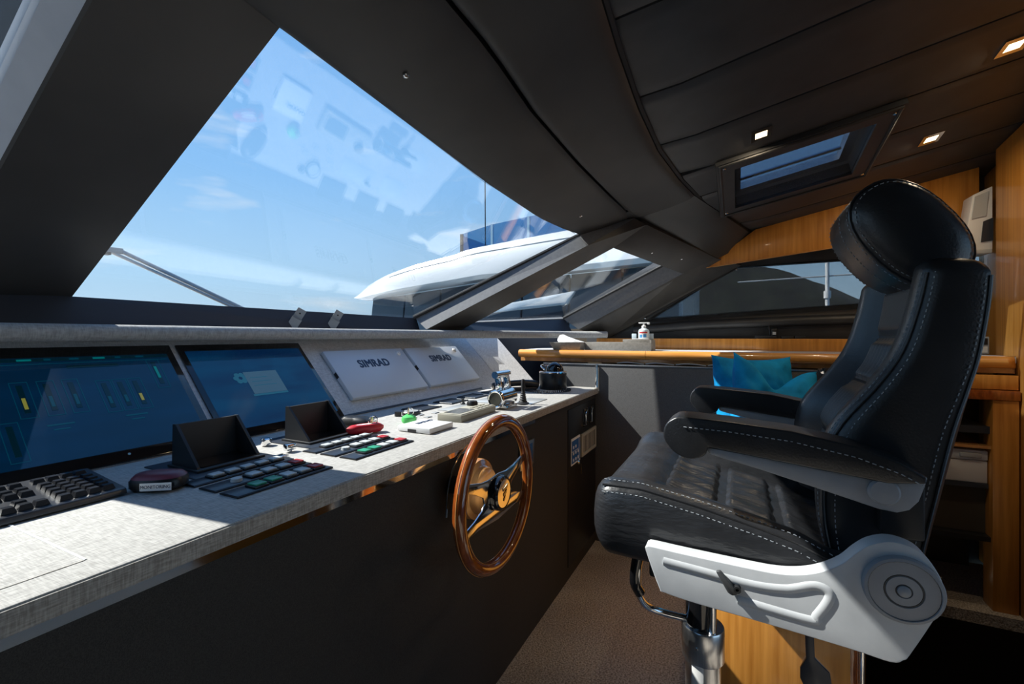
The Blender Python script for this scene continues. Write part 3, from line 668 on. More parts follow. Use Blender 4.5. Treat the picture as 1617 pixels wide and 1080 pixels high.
# hooded button panels
def button_panel(label, dx, lit):
    t = thing('button_panel', label, 'control panel', (0.62 + dx, 0.95, CZ), 'hooded button panels')
    X = lambda a: a + dx
    obj('base_plate', g_box((X(0.535), 0.93, CZ), (X(0.728), 1.165, CZ + 0.003)), 'plate', t, bevel=0.001)
    hood = obj('hood_back', g_prism([(1.100, CZ + 0.003), (1.112, CZ + 0.003), (1.108, CZ + 0.095), (1.100, CZ + 0.095)], YZ, X(0.566), X(0.698)), 'blackmat', t)
    for x in (0.563, 0.697):
        obj('hood_side', g_prism([(1.112, CZ + 0.003), (1.015, CZ + 0.003), (1.019, CZ + 0.012), (1.098, CZ + 0.096), (1.109, CZ + 0.096)], YZ, X(x), X(x + 0.006)), 'blackmat', t)
    obj('hood_base', g_box((X(0.557), 1.006, CZ + 0.003), (X(0.709), 1.118, CZ + 0.008)), 'blackmat', t, bevel=0.001)
    obj('hood_display', g_box((X(0.575), 1.02, CZ + 0.008), (X(0.691), 1.095, CZ + 0.010)), 'blackgloss', t)
    for r_, (y0, y1) in enumerate(((0.928, 0.968), (0.862, 0.906), (0.796, 0.842))):
        tr_ = obj('button_tray', g_box((X(0.508), y0, CZ + 0.0005), (X(0.716), y1, CZ + 0.004)), 'plate', t, bevel=0.001)
        obj('tray_rim', g_tube([(X(0.506), y0 - 0.002, CZ + 0.002), (X(0.718), y0 - 0.002, CZ + 0.002), (X(0.718), y1 + 0.002, CZ + 0.002), (X(0.506), y1 + 0.002, CZ + 0.002)], 0.0016, 5, closed=True), 'black', tr_)
        n = 5
        for k in range(n):
            x0 = 0.546 + k * 0.033
            if r_ == 1: x0 += 0.004
            mat = 'whitebtn'
            if r_ == 2 and k < 2: mat = 'greenbtn'
            if r_ and k == 4: mat = 'redbtn'
            if r_ == 1 and k == 0:
                obj('knob_cap', g_lathe([(0.011, 0), (0.010, 0.006), (0, 0.006)], (X(x0 + 0.012), (y0 + y1) / 2, CZ + 0.004), (0, 0, 1), 14), 'whitebtn', t, smooth=True); continue
            b = obj('button_frame', g_box((X(x0), y0 + 0.007, CZ + 0.004), (X(x0 + 0.029), y1 - 0.007, CZ + 0.008)), 'black', t, bevel=0.001)
            obj('button', g_box((X(x0 + 0.003), y0 + 0.010, CZ + 0.008), (X(x0 + 0.026), y1 - 0.010, CZ + 0.0115)), mat, b, bevel=0.001)
    obj('latch', g_box((X(0.712), 0.96, CZ + 0.003), (X(0.738), 0.985, CZ + 0.006)), 'steel', t, bevel=0.001)
button_panel('shaded button panel with black hood, two green keys, near the MONITORING remote', 0.0, 0)
button_panel('sunlit button panel with black hood beside the red float', 0.278, 1)
# chrome knobs between the panels
def knob(label, x, y, kind):
    t = thing('chrome_selector', label, 'selector', (x, y, CZ), 'small chrome knobs on the counter')
    obj('stem', g_lathe([(0.006, 0), (0.006, 0.006), (0, 0.006)], (x, y, CZ), (0, 0, 1), 12), 'steel', t)
    if kind: obj('head', g_box((x - 0.014, y - 0.008, CZ + 0.005), (x + 0.014, y + 0.008, CZ + 0.021)), 'chrome', t, bevel=0.003)
    else: obj('head', g_lathe([(0.013, 0.005), (0.014, 0.009), (0.014, 0.018), (0.011, 0.021), (0, 0.021)], (x, y, CZ), (0, 0, 1), 20), 'chrome', t, smooth=True)
knob('round chrome knob between the button panels nearer the monitors', 0.786, 1.112, 0)
knob('square chrome knob between the button panels nearer the counter edge', 0.770, 1.000, 1)
# computer mouse
ms = thing('computer_mouse', 'black computer mouse with white sticker behind the red float', 'mouse', (1.07, 1.08, CZ))
RM = 0.25
obj('body', g_loft([oval(1.07, 1.075, 0.028, 0.055, 0.001, rot=RM), oval(1.07, 1.075, 0.032, 0.060, 0.008, rot=RM), oval(1.07, 1.075, 0.030, 0.056, 0.024, rot=RM), oval(1.068, 1.08, 0.022, 0.040, 0.034, rot=RM), oval(1.066, 1.085, 0.008, 0.016, 0.037, rot=RM)]), 'black', ms, smooth=True)
obj('sticker', g_box((-0.012, -0.001, -0.006), (0.012, 0.001, 0.006), on(1.083, 1.017, 0.020, RM)), 'white', ms)
# red float with keys
rf = thing('key_float', 'red boat-shaped key float with brass keys on the counter', 'key float', (1.01, 0.99, CZ))
def boat(n, s, z): return [(1.012 + 0.054 * s * t * math.cos(-0.45) - w * s * math.sin(-0.45), 0.988 + 0.054 * s * t * math.sin(-0.45) + w * s * math.cos(-0.45), CZ + z + 0.0035) for t, w in n]
bo = [(-1, 0), (-0.8, -0.012), (-0.4, -0.019), (0.2, -0.021), (0.8, -0.018), (1, -0.012), (1, 0.012), (0.8, 0.018), (0.2, 0.021), (-0.4, 0.019), (-0.8, 0.012)]
obj('float_body', g_loft([boat(bo, 0.85, 0.001), boat(bo, 1.0, 0.010), boat(bo, 1.0, 0.018), boat(bo, 0.82, 0.024)]), 'red', rf, smooth=True)
obj('float_lettering', g_loft([boat([(a * 0.5, b * 0.35) for a, b in bo], 1, 0.0235), boat([(a * 0.5, b * 0.35) for a, b in bo], 1, 0.0248)]), 'white', rf)
def ringpts(c, r, n, ax1, ax2): return [tuple(Vector(c) + Vector(ax1) * r * math.cos(2 * math.pi * k / n) + Vector(ax2) * r * math.sin(2 * math.pi * k / n)) for k in range(n)]
obj('key_ring', g_tube(ringpts((1.036, 0.978, CZ + 0.036), 0.013, 16, (0.8, -0.6, 0), (0, 0, 1)), 0.0015, 6, closed=True), 'steel', rf, smooth=True)
for k in range(2):
    obj('key', [g_box((-0.008, -0.0012, 0.012), (0.008, 0.0012, 0.026), on(1.034, 0.980 + 0.004 * k, 0.022, 0.4 + 0.5 * k)), g_box((-0.004, -0.001, -0.0), (0.004, 0.001, 0.014), on(1.034, 0.980 + 0.004 * k, 0.022, 0.4 + 0.5 * k))], 'brass', rf, bevel=0.0008)
# green float
gf = thing('key_float', 'round green key float with brass key on the counter', 'key float', (1.19, 0.97, CZ))
obj('float_body', g_lathe([(0.012, 0.001), (0.022, 0.006), (0.025, 0.014), (0.022, 0.024), (0.012, 0.030), (0, 0.031)], (1.19, 0.968, CZ), (0, 0, 1), 20), 'green', gf, smooth=True)
obj('key', [g_box((-0.006, -0.0012, 0.030), (0.006, 0.0012, 0.055), on(1.19, 0.970, 0.0, 0.5))], 'brass', gf, bevel=0.001)
obj('key_ring', g_tube(ringpts((1.197, 0.968, CZ + 0.040), 0.011, 14, (0.7, -0.7, 0), (0, 0, 1)), 0.0013, 6, closed=True), 'steel', gf, smooth=True)
# small white SIMRAD cover
wc = thing('small_cover', 'small white SIMRAD instrument cover lying flat on the counter', 'cover', (1.145, 0.86, CZ))
obj('lid', g_box((1.083, 0.805, CZ + 0.002), (1.205, 0.925, CZ + 0.018)), 'white', wc, bevel=0.002)
obj('base', g_box((1.090, 0.812, CZ), (1.198, 0.918, CZ + 0.003)), 'black', wc)
obj('notch', g_box((1.0815, 0.855, CZ + 0.002), (1.0845, 0.885, CZ + 0.011)), 'black', wc)
text('lettering', 'SIMRAD', on(1.165, 0.885, 0.0183), 0.022, 'navytext', wc, depth=0.0004, bold=0.0008)
# autopilot control
ap = thing('autopilot_control', 'warm grey autopilot control with display, knob and buttons', 'instrument', (1.42, 0.88, CZ))
am = on(1.405, 0.873, 0, 0.03)
obj('case', g_box((-0.128, -0.048, 0.0), (0.128, 0.048, 0.024), am), 'olive', ap, bevel=0.004)
obj('face', g_box((-0.122, -0.043, 0.0235), (0.122, 0.043, 0.0262), am), 'olivelight', ap, bevel=0.001)
obj('display', g_box((-0.110, -0.030, 0.026), (-0.005, 0.032, 0.0272), am), 'lcd', ap)
for r_ in range(2):
    for c_ in range(4): obj('button', g_box((0.012 + c_ * 0.026, -0.032 + r_ * 0.022, 0.026), (0.030 + c_ * 0.026, -0.020 + r_ * 0.022, 0.0295), am), 'olivelight', ap, bevel=0.001)
obj('dial', g_lathe([(0.021, 0), (0.021, 0.010), (0.017, 0.017), (0, 0.018)], (am @ Vector((0.075, 0.026, 0.026))), (0, 0, 1), 24), 'black', ap, smooth=True)
# flush plates on the counter behind the autopilot
def plate(label, x0, x1, y0, y1, mat='plate', rim=True):
    t = thing('switch_plate', label, 'switch plate', ((x0 + x1) / 2, (y0 + y1) / 2, CZ), 'flush plates behind the autopilot')
    obj('plate', g_box((x0, y0, CZ), (x1, y1, CZ + 0.003)), mat, t, bevel=0.001)
    if rim: obj('rim', g_tube([(x0 + .004, y0 + .004, CZ + 0.003), (x1 - .004, y0 + .004, CZ + 0.003), (x1 - .004, y1 - .004, CZ + 0.003), (x0 + .004, y1 - .004, CZ + 0.003)], 0.0028, 6, closed=True), 'black', t, smooth=True)
    return t
plate('dark square flush plate nearest the round black dial', 1.395, 1.530, 1.075, 1.175)
plate('dark square flush plate, second along behind the autopilot', 1.600, 1.735, 1.075, 1.175)
plate('dark square flush plate, third along behind the autopilot', 1.790, 1.925, 1.075, 1.175)
plate('dark square flush plate farthest along, behind the throttle', 1.985, 2.115, 1.060, 1.160)
pk = plate('grey flush switch plate with toggle, beside the autopilot', 1.455, 1.640, 0.965, 1.045, 'cloud', False)
obj('toggle', g_lathe([(0.010, 0.003), (0.010, 0.008), (0.006, 0.012), (0.006, 0.024), (0.008, 0.028), (0, 0.03)], (1.615, 1.03, CZ), (0, 0, 1), 12), 'black', pk, smooth=True)
plate('grey flush switch plate just in front of the throttle', 1.70, 1.85, 0.955, 1.045, 'cloud', False)
rd = thing('round_dial', 'low round black dial beside the green float', 'dial', (1.335, 1.08, CZ))
obj('rim', g_lathe([(0.034, 0), (0.034, 0.010), (0.030, 0.014), (0.027, 0.013), (0, 0.013)], (1.335, 1.075, CZ), (0, 0, 1), 26), 'black', rd, smooth=True)
obj('face', g_lathe([(0.026, 0.0130), (0.026, 0.0145), (0, 0.0145)], (1.335, 1.075, CZ), (0, 0, 1), 26), 'cloud', rd)
obj('pointer', g_lathe([(0.012, 0.001), (0.012, 0.016), (0, 0.016)], (1.285, 1.095, CZ), (0, 0, 1), 14), 'black', rd, smooth=True)
for i, (x, y) in enumerate(((1.275, 1.02), (1.315, 0.985), (1.335, 1.035), (1.375, 0.965), (1.40, 1.015))):
    b = thing('push_button', ['leftmost flush push button of the cluster, right behind the green float', 'flush push button of the cluster nearest the small white cover', 'middle flush push button of the cluster beside the green float', 'flush push button of the cluster nearest the autopilot display', 'flush push button of the cluster nearest the grey switch plate'][i], 'button', (x, y, CZ), 'button cluster beside the green float')
    obj('cap', g_box((x - 0.012, y - 0.008, CZ), (x + 0.012, y + 0.008, CZ + 0.003)), 'cloud', b, bevel=0.001)
    obj('rim', g_tube([(x - 0.013, y - 0.009, CZ + .001), (x + 0.013, y - 0.009, CZ + .001), (x + 0.013, y + 0.009, CZ + .001), (x - 0.013, y + 0.009, CZ + .001)], 0.001, 5, closed=True), 'black', b)
# engine throttle
th = thing('throttle_lever', 'chrome engine throttle with round barrel and looped handle', 'throttle', (1.62, 0.85, CZ))
obj('barrel', g_lathe([(0.030, -0.062), (0.036, -0.058), (0.036, 0.058), (0.030, 0.062)], (1.625, 0.845, CZ + 0.042), (1, 0.0, 0), 30), 'chrome', th, smooth=True)
obj('barrel_rim', g_tube(ringpts((1.561, 0.845, CZ + 0.042), 0.031, 28, (0, 1, 0), (0, 0, 1)), 0.006, 8, closed=True), 'chrome', th, smooth=True)
obj('barrel_ring', g_lathe([(0.026, 0), (0.026, 0.003), (0.02, 0.003), (0, 0.001)], (1.5605, 0.845, CZ + 0.042), (-1, 0, 0), 24), 'lcd', th)
obj('foot', g_box((1.585, 0.810, CZ), (1.685, 0.880, CZ + 0.014)), 'steel', th, bevel=0.003)
for x in (1.594, 1.668):
    obj('handle_arm', g_prism([(0.830, CZ + 0.060), (0.862, CZ + 0.060), (0.872, CZ + 0.135), (0.846, CZ + 0.137)], YZ, x, x + 0.010), 'chrome', th, bevel=0.002)
obj('handle_grip', g_tube([(1.578, 0.858, CZ + 0.134), (1.692, 0.858, CZ + 0.134)], 0.0145, 16), 'chrome', th, smooth=True)
# joystick on a plate
js = thing('thruster_joystick', 'slim black ribbed joystick on a grey square plate', 'joystick', (1.80, 0.81, CZ))
obj('plate', g_box((1.735, 0.775, CZ), (1.925, 0.865, CZ + 0.003)), 'cloud', js, bevel=0.001)
pr = [(0.026, 0.003), (0.026, 0.006), (0.018, 0.010)]
for k in range(5): pr += [(0.0175 - k * 0.0018, 0.013 + k * 0.009), (0.013 - k * 0.0013, 0.018 + k * 0.009)]
pr += [(0.0075, 0.062), (0.0085, 0.075), (0.0085, 0.098), (0.006, 0.106), (0, 0.107)]
obj('stick', g_lathe(pr, (1.745, 0.813, CZ), (0, 0, 1), 18), 'rubber', js, smooth=True)
# telephone handset and cord
ph = thing('radio_handset', 'black radio telephone handset lying behind the throttle', 'handset', (2.15, 1.02, CZ))
hp = spline([(2.06, 1.13, CZ + 0.022), (2.10, 1.09, CZ + 0.036), (2.18, 1.02, CZ + 0.040), (2.25, 0.965, CZ + 0.024)], 5)
obj('handset', g_tube(hp, [0.022, 0.024, 0.022, 0.019, 0.017, 0.016, 0.016, 0.016, 0.016, 0.016, 0.017, 0.019, 0.021, 0.024, 0.024, 0.022][:len(hp)], 12), 'black', ph, smooth=True)
obj('cradle', g_box((-0.10, -0.030, 0), (0.10, 0.030, 0.018), on(2.16, 1.04, 0, -0.72)), 'black', ph, bevel=0.004)
cdv = thing('coiled_cord', 'black coiled handset cord looped in front of the compass', 'cord', (2.17, 0.87, CZ))
base = spline([(2.14, 0.98, CZ + 0.009), (2.10, 0.90, CZ + 0.009), (2.11, 0.84, CZ + 0.009), (2.19, 0.79, CZ + 0.009), (2.26, 0.785, CZ + 0.009), (2.27, 0.83, CZ + 0.009)], 60)
coil = []
for k, p in enumerate(base):
    tn = (base[min(k + 1, len(base) - 1)] - base[max(k - 1, 0)]).normalized(); s_ = tn.cross(Vector((0, 0, 1)))
    a = k * 0.8; coil.append(p + s_ * 0.006 * math.cos(a) + Vector((0, 0, 0.006 * math.sin(a))))
obj('coil', g_tube(coil, 0.0018, 5), 'rubber', cdv, smooth=True)
# compass
cp = thing('magnetic_compass', 'gloss black magnetic compass with glass dome on the counter corner', 'compass', (2.32, 0.90, CZ))
cx, cy = 2.33, 0.905
obj('housing', g_lathe([(0.072, 0), (0.074, 0.004), (0.074, 0.085), (0.070, 0.094), (0.05, 0.096)], (cx, cy, CZ), (0, 0, 1), 36), 'black', cp, smooth=True)
obj('collar', g_lathe([(0.0755, 0.088), (0.0755, 0.094), (0.071, 0.097), (0.06, 0.097)], (cx, cy, CZ), (0, 0, 1), 36), 'steel', cp, smooth=True)
obj('dome', g_lathe([(0.050 * math.cos(a), 0.094 + 0.052 * math.sin(a)) for a in [math.pi / 2 * k / 10 for k in range(11)]], (cx + 0.005, cy - 0.008, CZ), (0, 0, 1), 30), 'blackgloss', cp, smooth=True)
obj('visor', g_tube([(cx + 0.062 * math.cos(a), cy + 0.010 + 0.055 * math.sin(a), CZ + 0.100 + 0.028 * math.sin(a)) for a in [0.2 + 2.7 * k / 14 for k in range(15)]], 0.004, 8), 'steel', cp, smooth=True)

# ---- items on the console front
ig = thing('ignition_panel', 'small grey switch panel on the console front behind the wheel', 'switch panel', (1.56, 0.715, 0.65))
obj('frame', g_box((1.497, 0.706, 0.655), (1.620, 0.7145, 0.752)), 'alu', ig, bevel=0.002)
obj('insert', g_box((1.510, 0.7045, 0.668), (1.600, 0.7065, 0.740)), 'panelblue', ig, bevel=0.001)
vn = thing('air_vent', 'cream slatted air vent on the console front', 'vent', (2.34, 0.711, 0.53))
obj('frame', [g_box((2.215, 0.704, 0.535), (2.475, 0.7113, 0.550)), g_box((2.215, 0.704, 0.635), (2.475, 0.7113, 0.650)), g_box((2.215, 0.704, 0.55), (2.240, 0.7113, 0.635)), g_box((2.455, 0.704, 0.55), (2.475, 0.7113, 0.635))], 'ventgrey', vn)
obj('backing', g_box((2.24, 0.7095, 0.55), (2.455, 0.7113, 0.635)), 'ventdark', vn)
for k in range(9): obj('slat', g_box((2.247 + k * 0.0232, 0.7085, 0.55), (2.258 + k * 0.0232, 0.7095, 0.635)), 'ventgrey', vn)
bn = thing('blue_notice', 'blue and white notice beside the air vent', 'sign', (2.12, 0.711, 0.53))
obj('board', g_box((2.065, 0.708, 0.528), (2.198, 0.7113, 0.655)), 'white', bn)
obj('blue_field', g_box((2.070, 0.7068, 0.536), (2.192, 0.7085, 0.644)), 'panelblue', bn)
obj('rule', g_box((2.070, 0.7062, 0.592), (2.175, 0.7072, 0.594)), 'white', bn)
obj('rule', g_box((2.172, 0.7062, 0.536), (2.175, 0.7072, 0.644)), 'white', bn)
for k in range(8):
    x = 2.085 + (k % 3) * 0.035; z = 0.545 + (k // 3) * 0.03
    obj('pictogram', g_box((x, 0.7062, z), (x + 0.014, 0.7072, z + 0.013)), 'white', bn)
for k in range(2):
    h_ = thing('chrome_latch', ['left of two narrow chrome latches above the air vent', 'right of two narrow chrome latches above the air vent'][k], 'latch', (2.28 + 0.11 * k, 0.711, 0.70))
    x = 2.262 + 0.105 * k
    obj('pull', g_tube([(x, 0.711, 0.690), (x, 0.698, 0.692), (x, 0.698, 0.752), (x + 0.03, 0.700, 0.764), (x + 0.03, 0.711, 0.764)], 0.0035, 8), 'chrome', h_, smooth=True)
    obj('backplate', g_box((x - 0.004, 0.7085, 0.682), (x + 0.062, 0.7113, 0.772)), 'blackgloss', h_, bevel=0.001)
ky = thing('hanging_key', 'key hanging from a small lock under the blue notice', 'key', (2.17, 0.711, 0.47))
obj('lock', g_lathe([(0.012, 0), (0.012, 0.008), (0.008, 0.012), (0, 0.012)], (2.165, 0.711, 0.525), (0, -1, 0), 14), 'steel', ky, smooth=True)
obj('key', g_box((-0.004, -0.0012, -0.05), (0.004, 0.0012, 0.002), Matrix.Translation((2.176, 0.697, 0.512)) @ Matrix.Rotation(-0.25, 4, 'Y')), 'brass', ky)

# ================================================================== STEERING WHEEL
WC = Vector((1.057, 0.565, 0.738)); WR = 0.186
sw = thing('steering_wheel', 'varnished mahogany steering wheel with polished steel spokes', 'steering wheel', tuple(WC))
def wp(a, r, dy=0): return WC + Vector((r * math.cos(a), dy, r * math.sin(a)))
NSEG = 72
def rim(nm, prof, mat):
    rings = [[wp(2 * math.pi * i / NSEG, WR + pr_, py_) for pr_, py_ in prof] for i in range(NSEG)]
    return obj(nm, g_loft(rings, closed=True), mat, sw, smooth=True)
circ = [(0.0165 * math.cos(2 * math.pi * k / 16), 0.0165 * math.sin(2 * math.pi * k / 16)) for k in range(16)]
rim('rim', circ, 'mahog')
for py in (-0.0090, 0.0090):
    ri = math.sqrt(0.0165 ** 2 - py ** 2)
    rim('rim_inlay', [(-ri + 0.0008 * math.cos(a), py + 0.0012 * math.sin(a)) for a in [2 * math.pi * k / 6 for k in range(6)]], 'inlay')
rim('rim_inlay', [(0.0166 + 0.0006 * math.cos(a), 0.0012 * math.sin(a)) for a in [2 * math.pi * k / 6 for k in range(6)]], 'inlay')
# spoke plate: two arms each side
half = [(0.0, 0.050), (0.045, 0.046), (0.09, 0.050), (0.176, 0.070), (0.1775, 0.052), (0.12, 0.030), (0.080, 0.010), (0.072, -0.008), (0.085, -0.022), (0.120, -0.035), (0.176, -0.048), (0.176, -0.068), (0.10, -0.062), (0.05, -0.066), (0.0, -0.070)]
def sp(a, b, t): return (WC.x + a, WC.y + t, WC.z + b)
rightp = half; leftp = [(-a, b) for a, b in reversed(half[1:-1])]
obj('spoke_plate', g_prism(rightp + leftp, sp, -0.002, 0.003), 'steel', sw, bevel=0.0008)
for a, b in ((0.165, 0.062), (-0.165, 0.062), (0.165, -0.058), (-0.165, -0.058)):
    obj('rivet', g_lathe([(0.004, 0), (0.003, 0.002), (0, 0.0025)], sp(a, b, -0.002), (0, -1, 0), 10), 'steel', sw, smooth=True)
obj('hub_ring', g_lathe([(0.044, -0.002), (0.046, 0.004), (0.044, 0.016), (0.038, 0.020), (0.036, 0.016), (0, 0.016)], WC, (0, -1, 0), 36), 'blackgloss', sw, smooth=True)
cap_ = obj('hub_cap', g_lathe([(0.037, 0.0160), (0.036, 0.0185), (0, 0.0200)], WC, (0, -1, 0), 36), 'steel', sw, smooth=True)
for k in range(3):
    zz = 0.014 - k * 0.013; wdt = 0.028 - 0.007 * k
    obj('emblem_stripe', g_prism([(WC.x - 0.010 + 0.002 * k, WC.z + zz), (WC.x - 0.010 + wdt, WC.z + zz + 0.008), (WC.x - 0.014 + wdt, WC.z + zz - 0.002), (WC.x - 0.009 + 0.002 * k, WC.z + zz - 0.007)], XZ, WC.y - 0.0212, WC.y - 0.0185), 'blackgloss', cap_)
obj('shaft', g_tube([WC, WC + Vector((0, 0.149, 0))], 0.024, 16), 'blackmat', sw, smooth=True)
boss = obj('boss', g_lathe([(0.020, 0.028), (0.052, 0.030), (0.060, 0.036), (0.064, 0.050), (0.078, 0.054), (0.080, 0.060), (0.080, 0.082), (0.074, 0.086), (0.02, 0.086)], WC, (0, 1, 0), 40), 'inlay', sw, smooth=True)
# polished guide rod behind the wheel
gr = thing('grab_rod', 'thin curved chrome rod on the console front left of the wheel', 'rod', (0.9, 0.71, 0.7))
obj('rod', g_tube(spline([(1.12, 0.700, 0.835), (1.06, 0.700, 0.80), (1.03, 0.702, 0.74), (1.02, 0.704, 0.66)], 6), 0.0035, 8), 'steel', gr, smooth=True)

# ================================================================== HELM CHAIR
ch = thing('helm_chair', 'black leather helm chair with headrest, armrests and grey side plates', 'chair', (1.28, 0.08, 0))
X0, X1 = 0.962, 1.578
TOPZ = [(0.30, 0.829), (0.287, 0.831), (0.182, 0.833), (0.072, 0.815), (-0.037, 0.792), (-0.097, 0.777), (-0.153, 0.752), (-0.27, 0.735)]
BOTZ = [(0.30, 0.675), (0.16, 0.671), (0.0, 0.668), (-0.27, 0.668)]
def seat_ring(y, sh=0.0):
    zt = interp(TOPZ, y) - sh; zb = interp(BOTZ, y) + sh; x0 = X0 + sh; x1 = X1 - sh
    dip = lerp(0.010, 0.036, smooth((0.20 - y) / 0.09)) * (1 if sh < 0.03 else 0.3)
    h = zt - zb
    left = [(x0 + 0.06, zb), (x0 + 0.02, zb + 0.004), (x0 + 0.004, zb + 0.02), (x0 - 0.004, zb + 0.3 * h), (x0 - 0.006, zb + 0.6 * h), (x0 - 0.001, zt - 0.022), (x0 + 0.006, zt - 0.007), (x0 + 0.020, zt + 0.002),
            (x0 + 0.045, zt + 0.005), (x0 + 0.070, zt - 0.001), (x0 + 0.092, zt - 0.5 * dip), (x0 + 0.110, zt - dip), (x0 + 0.16, zt - dip)]
    mid = (X0 + X1) / 2
    right = [(2 * mid - a, b) for a, b in reversed(left)]
    return [(a, y, b) for a, b in left + [(mid, zt - dip)] + right]
ys = [-0.26 + 0.5 * k / 30 for k in range(31)]
rings = [seat_ring(y) for y in ys]
R_ = 0.045
for k in range(1, 8):
    a = math.pi / 2 * k / 8
    rings.append(seat_ring(0.243 + R_ * math.sin(a), R_ * (1 - math.cos(a))))
seat = obj('seat_cushion', g_loft(rings), 'seatside', ch, smooth=True)
def seatc(x, y): return interp(TOPZ, y) - lerp(0.010, 0.036, smooth((0.20 - y) / 0.09))
def seat_panel(y0, y1):
    def fn(u, v):
        x = lerp(1.068, 1.472, u); y = lerp(y0, y1, v)
        e = min(u, 1 - u) * 8; f_ = min(v, 1 - v) * 6
        puff = 0.012 * smooth(e) * smooth(f_)
        ridge = 0.0022 * math.sin(u * 40 + 2.5 * noise.noise(Vector((x * 9, y * 14, 0)))) * smooth(f_)
        wr = 0.003 * noise.noise(Vector((x * 40, y * 16, 3)))
        return (x, y, seatc(x, y) - 0.003 + puff + ridge + wr * smooth(f_))
    return obj('seat_panel', g_patch(fn, 48, 24, (0, 0, -0.006)), 'seatwrinkle', ch, smooth=True)
seat_panel(0.158, 0.036); seat_panel(0.030, -0.078); seat_panel(-0.084, -0.20)
seamline = lambda dx, dz, y0=0.262, y1=-0.24, n=40: [(X0 + dx, lerp(y0, y1, k / n), interp(TOPZ, lerp(y0, y1, k / n)) + dz) for k in range(n + 1)]
obj('piping', g_tube(seamline(0.010, -0.0035), 0.0030, 6), 'seat', seat, smooth=True)
stitches('stitching', seamline(0.024, 0.0042), 'stitch', seat)
stitches('stitching', seamline(0.0015, -0.016), 'stitch', seat)
obj('seat_base', g_box((1.00, -0.22, 0.635), (1.54, 0.17, 0.675)), 'blackmat', ch, bevel=0.006)

# backrest
FR = [(-0.150, 0.745), (-0.140, 0.80), (-0.139, 0.875), (-0.157, 0.967), (-0.221, 1.058), (-0.258, 1.122), (-0.281, 1.200), (-0.293, 1.262)]
RE = [(-0.295, 0.72), (-0.308, 0.79), (-0.326, 0.879), (-0.347, 0.985), (-0.362, 1.058), (-0.374, 1.118), (-0.384, 1.20), (-0.387, 1.250)]
FRs = spline([(0, a, b) for a, b in FR], 5); REs = spline([(0, a, b) for a, b in RE], 5)
BX0, BX1 = 1.03, 1.525
def back_ring(f, r, sh=0.0, lift=0.0):
    f = f.copy(); r = r.copy(); d = (f - r); L = d.length; d.normalize()
    f = f - d * sh; r = r + d * sh; f.z += lift; r.z += lift
    x0 = BX0 + sh; x1 = BX1 - sh
    rec = min(0.42, 0.055 / max(0.05, L)) * (1 if sh < 0.02 else 0.4)
    lf = [(x0 + 0.05, 0.0), (x0 + 0.022, 0.02), (x0 + 0.006, 0.08), (x0, 0.22), (x0, 0.70), (x0 + 0.003, 0.88), (x0 + 0.012, 0.96), (x0 + 0.030, 1.0), (x0 + 0.052, 1.0), (x0 + 0.075, 0.97), (x0 + 0.095, 1 - 0.55 * rec), (x0 + 0.112, 1 - rec), (x0 + 0.16, 1 - rec)]
    mid = (BX0 + BX1) / 2
    rt = [(2 * mid - a, b) for a, b in reversed(lf)]
    return [(a, lerp(r.y, f.y, s), lerp(r.z, f.z, s)) for a, s in lf + [(mid, 1 - rec)] + rt]
rings = [back_ring(f, r) for f, r in zip(FRs, REs)]
RB = 0.030
for k in range(1, 7):
    a = math.pi / 2 * k / 7
    rings.append(back_ring(FRs[-1], REs[-1], RB * (1 - math.cos(a)), RB * math.sin(a)))
bk = obj('backrest', g_loft(rings), 'seat', ch, smooth=True)
# recessed centre panels of the backrest
def back_center(x, z):
    y_f = interp([(p.z, p.y) for p in FRs], z); y_r = interp([(p.z, p.y) for p in REs], z)
    L = abs(y_f - y_r); return y_f - min(0.42 * L, 0.055)
def back_panel(z0, z1, ribs):
    def fn(u, v):
        x = lerp(1.142, 1.413, u); z = lerp(z0, z1, v)
        e = smooth(min(u, 1 - u) * 9) * smooth(min(v, 1 - v) * 6)
        y = back_center(x, z) + 0.003 + 0.011 * e
        if ribs: y += 0.0030 * math.cos(u * 2 * math.pi * 11) * e
        return (x, y, z)
    return obj('back_panel', g_patch(fn, 88 if ribs else 24, 20, (0, -0.008, 0)), 'backsheen', ch, smooth=True)
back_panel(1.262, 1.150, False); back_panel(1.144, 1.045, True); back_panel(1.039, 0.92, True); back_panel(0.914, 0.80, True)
fl = lambda dx, s: [(BX0 + dx, lerp(r.y, f.y, s), lerp(r.z, f.z, s)) for f, r in zip(FRs, REs)]
obj('piping', g_tube(fl(0.0085, 0.955), 0.0030, 6), 'seat', bk, smooth=True)
stitches('stitching', fl(0.020, 0.995), 'stitch', bk); stitches('stitching', fl(-0.0005, 0.86), 'stitch', bk)
stitches('stitching', fl(0.0005, 0.16), 'stitch', bk); obj('piping', g_tube(fl(0.004, 0.085), 0.0025, 6), 'seat', bk, smooth=True)
# headrest
HC = Vector((0, -0.300, 1.352)); LA = Vector((0, 0.60, 0.80)).normalized(); SA = Vector((0, -0.80, 0.60)).normalized()
def head_ring(x, s1, s2, n=30):
    out = []
    for k in range(n):
        a = 2 * math.pi * k / n; c_, s_ = math.cos(a), math.sin(a)
        p = HC + LA * (s1 * math.copysign(abs(c_) ** 0.85, c_)) + SA * (s2 * math.copysign(abs(s_) ** 0.85, s_))
        out.append((x, p.y, p.z))
    return out
HS = [(1.110, 0.03, 0.015), (1.112, 0.075, 0.045), (1.120, 0.100, 0.060), (1.132, 0.113, 0.068), (1.150, 0.118, 0.071), (1.2, 0.119, 0.072), (1.3, 0.119, 0.072), (1.365, 0.117, 0.070), (1.385, 0.110, 0.064), (1.397, 0.09, 0.05), (1.400, 0.05, 0.03)]
he = obj('headrest', g_loft([head_ring(*h) for h in HS]), 'seat', ch, smooth=True)
